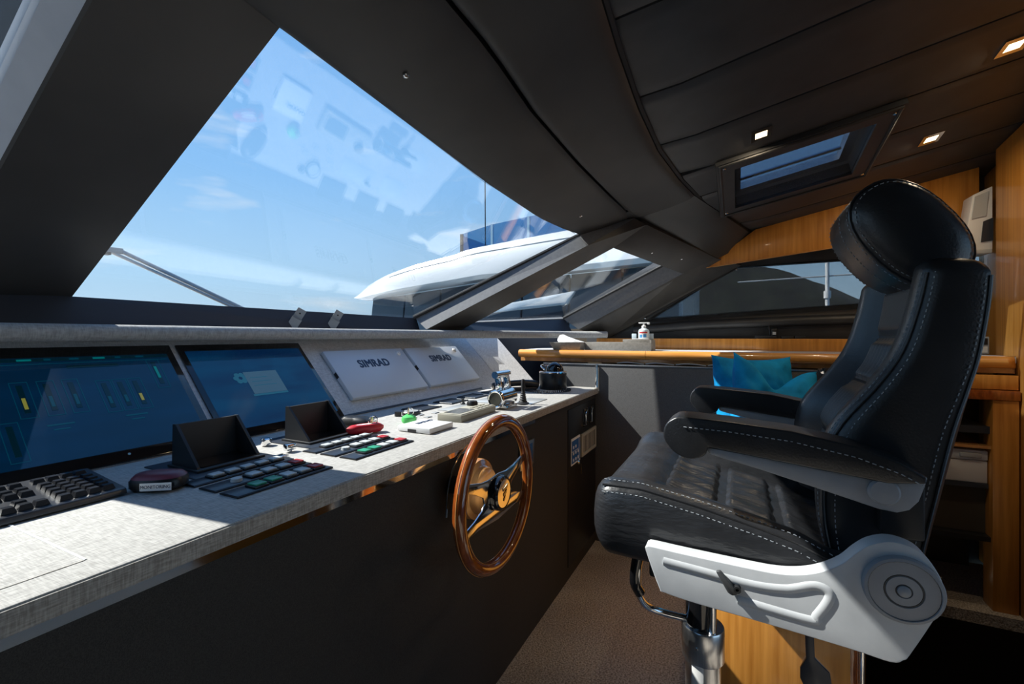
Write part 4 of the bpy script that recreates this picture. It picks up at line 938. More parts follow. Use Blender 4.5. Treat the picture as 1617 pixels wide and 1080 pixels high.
for x, sc in ((1.140, 1.0),):
    r_ = head_ring(x, 0.117, 0.0705); obj('piping', g_tube(r_, 0.0030, 6, closed=True), 'seat', he, smooth=True)
for x, a_, b_ in ((1.126, 0.109, 0.0655), (1.158, 0.1195, 0.0725), (1.235, 0.1195, 0.0725), (1.36, 0.1185, 0.0715)):
    r_ = head_ring(x, a_, b_, 60); stitches('stitching', r_ + [r_[0]], 'stitch', he)
for x in (1.22, 1.30): obj('headrest_post', g_tube([(x, -0.335, 1.24), (x, -0.315, 1.30)], 0.008, 10), 'chrome', ch, smooth=True)
# armrests
PAD = [(0.133, 0.948), (0.129, 0.972), (0.117, 0.984), (0.100, 0.989), (0.016, 0.987), (-0.087, 0.979), (-0.18, 0.962), (-0.239, 0.942), (-0.274, 0.922), (-0.272, 0.911), (-0.223, 0.905), (-0.135, 0.915), (-0.037, 0.926), (0.050, 0.936), (0.058, 0.916), (0.082, 0.909), (0.104, 0.916), (0.122, 0.930)]
PLT = [(0.055, 0.934), (-0.037, 0.925), (-0.135, 0.914), (-0.223, 0.907), (-0.276, 0.912), (-0.266, 0.878), (-0.254, 0.862), (-0.238, 0.855), (-0.214, 0.857), (-0.135, 0.877), (-0.037, 0.901), (0.030, 0.915), (0.050, 0.920)]
def closed_spline(poly, n=4):
    P = [Vector((a, b, 0)) for a, b in poly]; m = len(P); out = []
    for i in range(m):
        p0, p1, p2, p3 = P[i - 1], P[i], P[(i + 1) % m], P[(i + 2) % m]
        for k in range(n):
            t = k / n; q = 0.5 * ((2 * p1) + (p2 - p0) * t + (2 * p0 - 5 * p1 + 4 * p2 - p3) * t * t + (3 * p1 - p0 - 3 * p2 + p3) * t ** 3)
            out.append((q.x, q.y))
    return out
front_ = [tuple(p)[:2] for p in spline([(a, b, 0) for a, b in [(0.050, 0.936), (0.058, 0.918), (0.082, 0.909), (0.104, 0.914), (0.122, 0.928), (0.133, 0.948), (0.130, 0.970), (0.117, 0.984), (0.095, 0.990), (0.016, 0.987)]], 4)]
PAD = front_ + PAD[5:13]
for dx in (0.0, 0.568):
    arm = obj('armrest_pad', g_prism(PAD, YZ, 0.950 + dx, 1.032 + dx), 'seat', ch, bevel=0.014, seg=4, ang=50)
    pl = obj('armrest_plate', g_prism(PLT, YZ, 0.960 + dx, 1.018 + dx), 'armgrey', ch, bevel=0.005)
    if dx == 0:
        stitches('stitching', [(0.9485, y, z - 0.018) for y, z in [(0.095, 0.989), (0.016, 0.987), (-0.087, 0.979), (-0.18, 0.962), (-0.239, 0.942), (-0.268, 0.926)]], 'stitch', arm)
    obj('pivot_cap', g_lathe([(0.0225, -0.004), (0.0225, 0.004), (0.019, 0.008), (0, 0.010)], (0.960 + dx, -0.219, 0.889), (-1, 0, 0), 28), 'armgrey', pl, smooth=True)
    obj('arm_bracket', g_box((1.000 + dx * 0.86, -0.285, 0.80), (1.034 + dx * 0.86, -0.225, 0.905)), 'blackmat', ch, bevel=0.004)
# side plates
BASE = [(0.161, 0.728), (0.159, 0.737), (0.150, 0.739), (0.092, 0.737), (-0.015, 0.735), (-0.064, 0.736), (-0.10, 0.743), (-0.128, 0.755), (-0.155, 0.774), (-0.175, 0.797), (-0.195, 0.814), (-0.222, 0.823), (-0.253, 0.815), (-0.272, 0.792), (-0.284, 0.760), (-0.280, 0.735), (-0.243, 0.652), (-0.234, 0.639), (-0.218, 0.631), (-0.164, 0.636), (-0.035, 0.644), (0.069, 0.649), (0.126, 0.655), (0.136, 0.662)]
HUBC = (-0.232, 0.752)
for x0, sgn in ((0.915, -1), (1.625, 1)):
    sp_ = obj('side_plate', g_prism(closed_spline(BASE), YZ, x0, x0 + 0.034 * (1 if sgn < 0 else -1)), 'greyplastic', ch, bevel=0.005, seg=3, ang=55)
    if sgn < 0:
        # shallow pressed panel: raised lip round it
        lip = [(0.128, 0.716), (0.06, 0.712), (-0.02, 0.707), (-0.075, 0.712), (-0.118, 0.728), (-0.138, 0.716), (-0.120, 0.678), (-0.108, 0.668), (0.000, 0.675)]
        obj('pressed_lip', g_tube(spline([(x0 + 0.0095, a, b) for a, b in lip], 6), 0.0125, 20), 'greyplastic', sp_, smooth=True)
        obj('lever_handle', g_prism([(0.036, 0.722), (0.028, 0.725), (0.003, 0.698), (0.000, 0.688), (0.009, 0.684), (0.016, 0.688)], YZ, x0 - 0.012, x0 - 0.003), 'darkgroove', sp_, bevel=0.003)
        obj('lever_pivot', g_lathe([(0.006, -0.002), (0.006, 0.012), (0.003, 0.012), (0.003, 0.008), (0, 0.008)], (x0, 0.0005, 0.697), (-1, 0, 0), 16), 'blackmat', sp_, smooth=True)
    hub = obj('recline_hub', g_lathe([(0.052, -0.002), (0.052, 0.006), (0.050, 0.010), (0.046, 0.011), (0.045, 0.009), (0.026, 0.010), (0.025, 0.008), (0.0235, 0.008), (0.0225, 0.010), (0.011, 0.0105), (0.010, 0.008), (0.009, 0.008), (0.0085, 0.012), (0.006, 0.0135), (0, 0.014)], (x0, HUBC[0], HUBC[1]), (sgn, 0, 0), 44), 'armgrey', sp_, smooth=True)
    for rr in (0.0455, 0.0242, 0.0095):
        obj('hub_groove', g_tube(ringpts((x0 + sgn * 0.0088, HUBC[0], HUBC[1]), rr, 36, (0, 1, 0), (0, 0, 1)), 0.0010, 5, closed=True), 'darkgroove', hub, smooth=True)
# pedestal
px_, py_ = 1.28, 0.081
obj('pedestal_tube', g_lathe([(0.043, 0.012), (0.043, 0.345), (0, 0.345)], (px_, py_, 0), (0, 0, 1), 40), 'alu', ch, smooth=True)
obj('pedestal_collar', g_lathe([(0.050, 0.318), (0.052, 0.321), (0.052, 0.398), (0.050, 0.402), (0.040, 0.403), (0, 0.403)], (px_, py_, 0), (0, 0, 1), 40), 'alu', ch, smooth=True)
obj('pedestal_foot', g_lathe([(0.16, 0.0), (0.16, 0.008), (0.150, 0.014), (0.05, 0.016)], (px_, py_, 0), (0, 0, 1), 40), 'alu', ch, smooth=True)
obj('pedestal_column', g_lathe([(0.036, 0.40), (0.036, 0.64)], (px_ - 0.004, py_ + 0.006, 0), (0, 0, 1), 30), 'blackgloss', ch, smooth=True)
obj('gas_strut', g_tube([(px_ - 0.028, py_ - 0.024, 0.400), (px_ - 0.028, py_ - 0.024, 0.50)], 0.010, 14), 'steel', ch, smooth=True)
obj('gas_strut_boss', g_lathe([(0.010, 0), (0.019, 0.012), (0.019, 0.05), (0, 0.05)], (px_ - 0.028, py_ - 0.024, 0.49), (0, 0, 1), 18), 'greyplastic', ch, smooth=True)
obj('collar_bolt', g_lathe([(0.004, 0), (0.004, 0.002), (0, 0.0025)], (px_ - 0.0505, py_ + 0.012, 0.362), (-1, 0.2, 0), 10), 'steel', ch)
lb = []
for k in range(9):
    a = math.pi + 0.10 - k * 0.085 
    lb.append((px_ + 0.0436 * math.cos(a), py_ + 0.0436 * math.sin(a)))
obj('pedestal_label', [([(*lb[k], 0.20), (*lb[k + 1], 0.20), (*lb[k + 1], 0.315), (*lb[k], 0.315)], [(0, 1, 2, 3)]) for k in range(8)], 'white', ch)
# foot rest hoop
obj('footrest_hoop', g_tube(spline([(px_ - 0.10, 0.225, 0.60), (px_ - 0.10, 0.228, 0.52), (px_ - 0.07, 0.222, 0.46), (px_ - 0.03, 0.190, 0.422), (px_, 0.10, 0.405)], 6), 0.009, 10), 'chrome', ch, smooth=True)
obj('footrest_bend', g_tube(spline([(px_ - 0.10, 0.222, 0.61), (px_ - 0.10, 0.232, 0.56), (px_ - 0.10, 0.234, 0.52), (px_ - 0.085, 0.226, 0.490)], 5), 0.014, 12), 'blackgloss', ch, smooth=True)
# hanging foot paddle
pd = [(-0.145, 0.46), (-0.163, 0.46), (-0.166, 0.375), (-0.196, 0.350), (-0.203, 0.300), (-0.196, 0.280), (-0.175, 0.277), (-0.150, 0.290), (-0.136, 0.320), (-0.136, 0.345), (-0.148, 0.372)]
pdl = obj('adjuster_paddle', g_prism(pd, YZ, 1.298, 1.306), 'plate', ch, bevel=0.002)
obj('paddle_edge', g_prism([(a * 1.0 - 0.001 if b < 0.37 else a, b - 0.0035 if b < 0.37 else b) for a, b in pd], YZ, 1.3065, 1.310), 'greyplastic', pdl)
obj('paddle_bracket', g_box((1.295, -0.175, 0.44), (1.312, -0.135, 0.64)), 'blackmat', ch)

# ================================================================== STARBOARD SIDE
# settee with teak base
st = thing('settee', 'settee with lit teak base board behind the helm chair', 'settee', (2.1, -0.15, 0))
obj('base_board', g_box((1.545, -0.283, 0.0), (1.565, 0.10, 0.47)), 'teak', st, bevel=0.002)
obj('base_side', g_box((1.565, 0.08, 0.0), (2.49, 0.10, 0.47)), 'teak', st)
obj('base_corner', g_lathe([(0.020, 0), (0.020, 0.47)], (1.564, -0.285, 0), (0, 0, 1), 20), 'mahog', st, smooth=True)
obj('corner_rod', g_tube([(1.552, -0.308, 0.0), (1.552, -0.308, 0.47)], 0.008, 12), 'chrome', st, smooth=True)
obj('back_board', g_box((1.565, -0.30, 0.0), (2.49, -0.27, 0.47)), 'brown', st)
obj('seat_cushion', g_box((1.56, -0.32, 0.47), (2.49, 0.10, 0.585)), 'leather', st, bevel=0.03, seg=3)
# shelf with rounded teak edge
sh = thing('side_shelf', 'teak shelf with rounded front edge along the starboard side', 'shelf', (2.8, 0.0, 1.0))
obj('shelf_board', g_box((2.62, -1.035, 1.035), (3.09, 1.24, 1.062)), 'offwhite', sh)
def bull(y): return [(2.622, y, 1.064), (2.606, y, 1.062), (2.593, y, 1.054), (2.588, y, 1.042), (2.590, y, 1.028), (2.600, y, 1.017), (2.622, y, 1.014)]
obj('front_edge', g_loft([bull(1.24), bull(0.46)]), 'teakY', sh, smooth=True)
obj('front_edge', g_loft([bull(0.458), bull(-1.0), [(2.622, -1.035, z) for _, _, z in bull(0)]]), 'teakY', sh, smooth=True)
obj('under_rail', g_box((2.63, -1.035, 0.992), (2.66, 1.24, 1.016)), 'inlay', sh)
obj('backsplash', g_box((3.03, -1.035, 1.062), (3.05, 0.86, 1.132)), 'teak', sh, bevel=0.002)
for k in range(5):
    y = 0.62 - k * 0.16
    cb = thing('cable_run', 'pale cable in the gap under the shelf, %s from the console' % ['first', 'second', 'third', 'fourth', 'fifth'][k], 'cable', (2.6, y, 0.99), 'cables under the shelf')
    obj('cable', g_tube(spline([(2.61, y, 0.992), (2.605, y - 0.05, 0.998), (2.605, y - 0.10, 0.996), (2.61, y - 0.15, 0.990)], 5), 0.004, 7), 'cloud', cb, smooth=True)
# tissue box
tb = thing('tissue_box', 'taupe tissue box with white tissue on the shelf', 'tissue box', (2.67, 0.94, 1.062))
def rect(x0, x1, y0, y1, z): return [(x0, y0, z), (x1, y0, z), (x1, y1, z), (x0, y1, z)]
obj('box', g_loft([rect(2.625, 2.715, 0.848, 1.015, 1.062), rect(2.61, 2.73, 0.838, 1.040, 1.110)]), 'box', tb, bevel=0.002)
tv = []
def tis(u, v):
    a = u * 2 * math.pi; r_ = lerp(0.075, 0.012, v) * (1 + 0.25 * math.sin(3 * a + 4 * v))
    return (2.67 + 0.6 * r_ * math.cos(a), 0.925 + r_ * math.sin(a) + 0.05 * v, 1.111 + 0.022 * math.sin(v * 2.2) + 0.022 * v ** 4 + 0.006 * math.sin(5 * a) * v)
obj('tissue', g_loft([[tis(k / 24, j / 8) for k in range(24)] for j in range(9)]), 'tissue', tb, smooth=True)
obj('tissue_tip', g_loft([[(2.66, 1.00, 1.116), (2.68, 1.00, 1.116), (2.68, 0.94, 1.116), (2.66, 0.94, 1.116)], [(2.667, 0.988, 1.155), (2.673, 0.988, 1.155), (2.673, 0.982, 1.155), (2.667, 0.982, 1.155)]]), 'tissue', tb)
# organiser tray with bottle
tr2 = thing('organiser_tray', 'long taupe organiser tray on the shelf', 'tray', (2.76, 0.64, 1.062))
obj('tray_floor', g_box((2.70, 0.45, 1.062), (2.84, 0.835, 1.068)), 'box', tr2)
obj('tray_side', g_box((2.694, 0.445, 1.062), (2.702, 0.840, 1.110)), 'box', tr2, bevel=0.001)
obj('tray_side', g_box((2.838, 0.445, 1.062), (2.846, 0.840, 1.110)), 'box', tr2, bevel=0.001)
obj('tray_side', g_box((2.702, 0.445, 1.062), (2.838, 0.453, 1.125)), 'box', tr2, bevel=0.001)
obj('tray_side', g_box((2.702, 0.832, 1.062), (2.838, 0.840, 1.110)), 'box', tr2, bevel=0.001)
obj('tray_step', g_box((2.71, 0.453, 1.068), (2.835, 0.61, 1.128)), 'box', tr2, bevel=0.001)
cs = thing('paper_stack', 'small white cards on the organiser tray', 'cards', (2.73, 0.51, 1.128))
obj('card', g_box((2.712, 0.462, 1.128), (2.752, 0.556, 1.133)), 'white', cs, bevel=0.001)
for k in range(2):
    w_ = thing('wipe_pack', ['pale blue sachet left of the sanitiser bottle', 'pale blue sachet right of the sanitiser bottle'][k], 'sachet', (2.79, 0.56 - 0.1 * k, 1.128))
    obj('sachet', g_box((2.795, 0.548 - 0.10 * k, 1.128), (2.802, 0.575 - 0.10 * k, 1.162)), 'bottle', w_, bevel=0.001)
bt = thing('sanitiser_bottle', 'clear pump bottle of hand gel with red and blue label', 'bottle', (2.78, 0.50, 1.128))
bc = (2.775, 0.500, 1.128)
obj('body', g_lathe([(0.030, 0), (0.032, 0.004), (0.032, 0.048), (0.028, 0.058), (0.013, 0.066), (0.011, 0.070), (0, 0.070)], bc, (0, 0, 1), 24), 'bottle', bt, smooth=True)
obj('pump_collar', g_lathe([(0.013, 0.068), (0.013, 0.080), (0.006, 0.083), (0.006, 0.096), (0, 0.096)], bc, (0, 0, 1), 16), 'white', bt, smooth=True)
obj('pump_head', [g_box((2.768, 0.478, 1.222), (2.782, 0.530, 1.229)), g_box((2.768, 0.466, 1.216), (2.782, 0.480, 1.229))], 'white', bt, bevel=0.002)
def band(nm, a0, a1, z0, z1, mat):
    v = []; n = 8
    for k in range(n + 1):
        a = lerp(a0, a1, k / n); c_, s_ = math.cos(a), math.sin(a)
        for z in (z0, z1): v.append((bc[0] + 0.0324 * c_, bc[1] + 0.0324 * s_, bc[2] + z))
    obj(nm, (v, [(2 * k, 2 * k + 2, 2 * k + 3, 2 * k + 1) for k in range(n)]), mat, bt)
band('label', 2.2, 4.3, 0.006, 0.046, 'white')
bc = (bc[0] - 0.0004, bc[1], bc[2])
band('label_red', 2.4, 4.0, 0.036, 0.045, 'redlabel'); band('label_blue', 2.5, 3.0, 0.010, 0.028, 'bluelabel'); band('label_blue', 3.2, 3.8, 0.012, 0.030, 'bluelabel')
# dark instrument tray on the shelf back
for k, (y0, y1, z1) in enumerate(((-0.09, -0.20, 1.150), (-0.225, -0.285, 1.147), (-0.292, -0.345, 1.148))):
    t = thing('dark_tray', ['longest flat black tray on the backsplash ledge', 'short flat black tray in the middle of the backsplash ledge', 'short flat black tray nearest the chair on the backsplash ledge'][k], 'tray', (3.065, (y0 + y1) / 2, 1.132))
    obj('tray_body', g_box((3.035, y1, 1.132), (3.088, y0, z1 - 0.004)), 'black', t, bevel=0.001)
    obj('tray_rim', g_tube([(3.037, y1 + .002, z1 - .002), (3.086, y1 + .002, z1 - .002), (3.086, y0 - .002, z1 - .002), (3.037, y0 - .002, z1 - .002)], 0.0022, 5, closed=True), 'plate', t)
hh = thing('handheld_radio', 'small black handheld radio standing in the dark trays', 'radio', (3.06, -0.19, 1.15))
obj('case', g_box((3.045, -0.205, 1.149), (3.07, -0.175, 1.190)), 'black', hh, bevel=0.002)
obj('speaker_grille', g_box((3.0435, -0.199, 1.155), (3.0455, -0.182, 1.172)), 'cloud', hh)
obj('aerial', g_tube([(3.06, -0.172, 1.15), (3.06, -0.165, 1.205)], 0.004, 8), 'black', hh)

# cushions on the settee
def cushion(label, c, size, rx, ry, rz, seed, pinch=None):
    t = thing('cushion', label, 'cushion', (c[0], c[1], 0.585), 'turquoise cushions on the settee')
    mt = Matrix.Translation(c) @ Matrix.Rotation(rz, 4, 'Z') @ Matrix.Rotation(ry, 4, 'Y') @ Matrix.Rotation(rx, 4, 'X')
    n = 28; v = []; f = []
    for s in (1, -1):
        for i in range(n + 1):
            for j in range(n + 1):
                u, w = 2 * i / n - 1, 2 * j / n - 1
                pu = u * (1 - 0.10 * (1 - w * w) * abs(u)); pw = w * (1 - 0.10 * (1 - u * u) * abs(w))
                th_ = 0.115 * ((1 - u * u) * (1 - w * w)) ** 0.42
                cr = 0.020 * noise.noise(Vector((u * 2.2 + seed, w * 2.2, s))) + 0.010 * noise.noise(Vector((u * 6, w * 5 + seed, s * 3)))
                th_ = th_ + cr * min(1, th_ * 14)
                if pinch:
                    d = math.hypot((u - pinch[0]) / 0.5, (w - pinch[1]) / 0.9); k_ = math.exp(-d * d)
                    pw -= 0.34 * k_ * max(0, w + 0.4); th_ *= 1 - 0.35 * k_
                v.append(tuple(mt @ Vector((s * max(th_, 0.002) * 0.75, pu * size / 2, pw * size / 2))))
    A = lambda s, i, j: s * (n + 1) ** 2 + i * (n + 1) + j
    for i in range(n):
        for j in range(n):
            f.append((A(0, i, j), A(0, i + 1, j), A(0, i + 1, j + 1), A(0, i, j + 1))); f.append((A(1, i, j), A(1, i, j + 1), A(1, i + 1, j + 1), A(1, i + 1, j)))
    for k in range(n):
        for a, b in (((k, 0), (k + 1, 0)), ((k, n), (k + 1, n)), ((0, k), (0, k + 1)), ((n, k), (n, k + 1))):
            f.append((A(0, *a), A(0, *b), A(1, *b), A(1, *a)))
    obj('cover', (v, f), 'teal', t, smooth=True)
cushion('turquoise velvet cushion at the back, partly hidden by another cushion', (2.33, -0.070, 0.860), 0.40, 0.03, 0.16, 0.62, 1.0)
cushion('turquoise velvet cushion in front with a punched-in top edge', (2.16, -0.135, 0.838), 0.42, 0.22, 0.18, 0.72, 5.0, (0.05, 1.0))
# dark bag behind the chair
bg = thing('strapped_bag', 'brown bag with glossy black straps behind the cushions', 'bag', (2.45, -0.42, 0.585))
obj('bag_body', g_loft([[(p[0] * 0.001 + 0, 0, 0) for p in ()] or oval(2.42, -0.46, 0.09, 0.14, z - CZ, 20, 3) for z in (0.587, 0.70, 0.90, 0.985, 1.0)]), 'mullbrown', bg, smooth=True)
obj('strap', g_tube(spline([(2.33, -0.33, 1.00), (2.33, -0.42, 0.995), (2.33, -0.52, 0.955), (2.34, -0.60, 0.90)], 6), 0.014, 8), 'strap', bg, smooth=True)
obj('strap', g_tube(spline([(2.33, -0.33, 0.93), (2.325, -0.40, 0.90), (2.33, -0.50, 0.86)], 6), 0.012, 8), 'strap', bg, smooth=True)
obj('buckle', g_lathe([(0.012, 0), (0.012, 0.01), (0, 0.012)], (2.33, -0.325, 1.0), (-1, 0, 0), 12), 'chrome', bg)

# side cabinet against the bulkhead
cb = thing('side_cabinet', 'teak cabinet with open shelves between chair and bulkhead', 'cabinet', (2.75, -0.85, 0))
obj('drawer_front', g_box((2.60, -1.035, 0.925), (2.63, -0.66, 0.985)), 'teak', cb, bevel=0.002)
obj('top_rail', g_box((2.585, -1.035, 0.882), (2.66, -0.66, 0.922)), 'mahog', cb, bevel=0.002)
obj('jamb', g_box((2.595, -1.035, 0.0), (2.68, -0.955, 0.88)), 'teak', cb, bevel=0.002)
obj('jamb', g_box((2.595, -0.70, 0.0), (2.66, -0.64, 0.88)), 'teak', cb, bevel=0.002)
obj('back_lining', g_box((3.05, -1.035, 0.0), (3.08, -0.64, 0.99)), 'brown', cb)
obj('shelf', g_box((2.61, -0.955, 0.672), (3.05, -0.70, 0.684)), 'inlay', cb)
obj('shelf', g_box((2.61, -0.955, 0.28), (3.05, -0.70, 0.30)), 'black', cb)
obj('dark_shelf', g_box((2.62, -0.955, 0.735), (3.05, -0.70, 0.765)), 'plate', cb)
obj('lower_board', g_box((2.66, -0.955, 0.30), (2.68, -0.70, 0.515)), 'brown', cb)
wb = thing('storage_case', 'white storage case on the lower cabinet shelf', 'case', (2.75, -0.83, 0.515))
obj('case_body', g_box((2.63, -0.952, 0.520), (2.95, -0.705, 0.615)), 'white', wb, bevel=0.004)
obj('case_lid', g_box((2.625, -0.952, 0.617), (2.955, -0.705, 0.660)), 'offwhite', wb, bevel=0.005)
obj('lid_grip', g_box((2.617, -0.93, 0.628), (2.628, -0.86, 0.648)), 'cloud', wb, bevel=0.003)
obj('case_ledge', g_box((2.625, -0.952, 0.500), (2.95, -0.705, 0.520)), 'plate', wb)
# white framed wall unit and socket by the bulkhead
wu = thing('wall_unit', 'white angular framed unit on the wall beside the headrest', 'wall unit', (2.9, -0.98, 1.5))
obj('frame', g_prism([(-0.945, 1.545), (-0.962, 1.68), (-0.977, 1.802), (-1.045, 1.835), (-1.045, 1.545)], YZ, 2.84, 2.94), 'white', wu, bevel=0.004)
obj('upper_pane', g_prism([(-0.972, 1.69), (-0.984, 1.793), (-1.030, 1.812), (-1.020, 1.70)], YZ, 2.834, 2.841), 'cloud', wu)
obj('lower_pane', g_prism([(-1.004, 1.58), (-1.012, 1.675), (-1.045, 1.69), (-1.045, 1.585)], YZ, 2.834, 2.841), 'plate', wu)
obj('bottom_flap', g_box((2.83, -1.04, 1.527), (2.94, -0.925, 1.546)), 'cloud', wu, bevel=0.003)
so = thing('wall_socket', 'pale blue-grey socket plate above the shelf beside the bulkhead', 'socket', (2.85, -1.03, 1.10))
obj('plate', g_box((2.842, -1.034, 1.066), (2.852, -0.985, 1.145)), 'cloud', so, bevel=0.002)
obj('outlet', g_box((2.8405, -1.028, 1.072), (2.8425, -0.996, 1.100)), 'white', so)
obj('switch', g_box((2.8395, -1.028, 1.108), (2.8425, -0.996, 1.138)), 'black', so)

# ================================================================== CEILING FITTINGS
def cmat(x, y, off=0.0):
    tx = Vector((1, 0, -0.06 * x)).normalized(); ty = Vector((0, 1, -0.213)).normalized(); nz = tx.cross(ty).normalized(); ty = nz.cross(tx)
    m = Matrix.Identity(4); m.col[0] = (*tx, 0); m.col[1] = (*ty, 0); m.col[2] = (*nz, 0)
    m.col[3] = (*(Vector((x, y, ceil_z(x, y))) + nz * off), 1); return m
def downlight(label, x, y, rot=0.0):
    t = thing('downlight', label, 'downlight', (x, y, ceil_z(x, y)), 'rectangular ceiling downlights')
    m = cmat(x, y)
    a, b = 0.040, 0.034
    obj('frame', [g_box((-a, -b, -0.005), (-0.020, b, 0.002), m), g_box((0.020, -b, -0.005), (a, b, 0.002), m), g_box((-0.020, -b, -0.005), (0.020, -0.020, 0.002), m), g_box((-0.020, 0.020, -0.005), (0.020, b, 0.002), m)], 'chrome', t)
    ld = bpy.data.lights.new('downlight_lamp', 'AREA'); ld.shape = 'RECTANGLE'; ld.size = 0.04; ld.size_y = 0.04; ld.energy = 1.3; ld.color = (1.0, 0.80, 0.55)
    lo_ = bpy.data.objects.new('downlight_lamp', ld); link(lo_, t); lo_.location = Vector((x, y, ceil_z(x, y) - 0.012))
    obj('diffuser', g_box((-0.020, -0.020, -0.002), (0.020, 0.020, 0.002), m), 'lamp', t)
downlight('lit downlight beside the ceiling hatch', 1.936, -0.078)
downlight('lit downlight between the hatch and the teak bulkhead', 2.467, -0.719)
downlight('lit downlight at the upper right corner', 1.949, -0.765)
ht = thing('ceiling_hatch', 'roof hatch with dark frame and mesh showing sky', 'hatch', (2.33, -0.22, 1.87))
hm = cmat(2.335, -0.215)
def hb(x0, x1, y0, y1, z0, z1): return g_box((x0, y0, z0), (x1, y1, z1), hm)
obj('trim_frame', [hb(-0.285, -0.205, -0.33, 0.305, -0.018, 0.04), hb(0.215, 0.285, -0.33, 0.305, -0.018, 0.04), hb(-0.205, 0.215, -0.33, -0.255, -0.018, 0.04), hb(-0.205, 0.215, 0.235, 0.305, -0.018, 0.04)], 'leather', ht)
obj('trim_edge', g_tube([tuple(hm @ Vector(p)) for p in ((-0.27, 0.29, -0.016), (0.27, 0.29, -0.016), (0.27, -0.315, -0.016), (-0.27, -0.315, -0.016))], 0.010, 8, closed=True), 'leather', ht, smooth=True)
obj('insect_mesh', hb(-0.205, 0.215, -0.255, 0.235, -0.006, -0.005), 'hatchmesh', ht)
obj('inner_frame', [hb(-0.205, -0.165, -0.255, 0.235, 0.055, 0.09), hb(0.175, 0.215, -0.255, 0.235, 0.055, 0.09), hb(-0.165, 0.175, -0.255, -0.215, 0.055, 0.09), hb(-0.165, 0.175, 0.195, 0.235, 0.055, 0.09)], 'alu', ht)
obj('coaming', [hb(-0.215, -0.205, -0.265, 0.245, 0.0, 0.10), hb(0.215, 0.225, -0.265, 0.245, 0.0, 0.10), hb(-0.205, 0.215, -0.265, -0.255, 0.0, 0.10), hb(-0.205, 0.215, 0.235, 0.245, 0.0, 0.10)], 'cloud', ht)
obj('pane', hb(-0.17, 0.18, -0.22, 0.20, 0.080, 0.088), 'hatchglass', ht)
obj('stay_arm', g_tube([tuple(hm @ Vector(p)) for p in ((0.05, -0.20, 0.05), (0.05, 0.20, 0.05))], 0.008, 8), 'steel', ht)
for p in ((-0.24, -0.30, -0.02), (0.245, -0.30, -0.02), (0.245, 0.275, -0.02), (-0.24, 0.275, -0.02)):
    obj('screw', g_lathe([(0.007, 0), (0.005, 0.003), (0, 0.003)], hm @ Vector(p), -Vector(hm.col[2][:3]), 10), 'chrome', ht)

# ================================================================== SILL FITTINGS, WIPER
def bracket(label, x, y):
    t = thing('sill_bracket', label, 'bracket', (x, y, 1.17), 'folded steel brackets on the sill')
    mt = Matrix.Translation((x, y, 1.18)) @ Matrix.Rotation(math.radians(-35), 4, 'Z') @ Matrix.Rotation(math.radians(30), 4, 'Y')
    a = obj('lower_leaf', g_box((-0.019, 0, 0), (0.019, 0.003, 0.045), mt), 'matsteel', t)
    obj('fold', g_box((-0.017, 0, 0.042), (0.017, 0.022, 0.045), mt), 'matsteel', t)
    obj('upper_leaf', g_box((-0.017, 0.019, 0.045), (0.017, 0.022, 0.085), mt), 'matsteel', t)
    obj('hole', g_lathe([(0.0035, 0), (0.0035, 0.0008), (0, 0.0008)], mt @ Vector((0, 0.019, 0.066)), mt.to_3x3() @ Vector((0, -1, 0)), 10), 'black', t)
bracket('folded steel bracket on the sill nearer the pillar', 1.195, 1.545)
bracket('folded steel bracket on the sill nearer the mullion', 1.375, 1.535)
rb = thing('sill_fitting', 'small round metal fitting between the sill brackets', 'fitting', (1.26, 1.56, 1.2))
obj('disc', g_lathe([(0.012, 0), (0.012, 0.002), (0.006, 0.004), (0, 0.004)], (1.265, 1.572, 1.205), (0, -1, 0.3), 18), 'matsteel', rb, smooth=True)
wi = thing('windscreen_wiper', 'twin-arm windscreen wiper outside the glass', 'wiper', (1.3, 1.75, 1.2))
def wline(a, b, r): return g_tube([a, b], r, 8)
obj('arm', wline((1.235, 1.86, 1.24), (0.86, 2.14, 1.475), 0.0065), 'matsteel', wi)
obj('arm', wline((1.265, 1.86, 1.24), (0.895, 2.13, 1.478), 0.0085), 'matsteel', wi)
obj('head', g_box((0.855, 2.115, 1.462), (0.905, 2.15, 1.485)), 'matsteel', wi, bevel=0.003)
obj('blade', g_box((0.70, 2.10, 1.452), (0.86, 2.13, 1.462)), 'rubber', wi)
obj('spindle', g_tube([(1.25, 1.86, 1.25), (1.26, 1.90, 1.10)], 0.02, 10), 'black', wi)
struct(obj('aft_bounce_slab', g_box((-3.4, -9.0, -0.3), (3.4, -2.6, -0.05)), 'gel'), 'unseen white slab added aft to bounce sunlight indoors')  # out of view, added as a sunlit reflector for interior fill
struct(obj('foredeck', g_box((-3.0, 1.95, -0.2), (3.4, 6.0, 0.6)), 'gel'), 'white foredeck outside the windscreen')

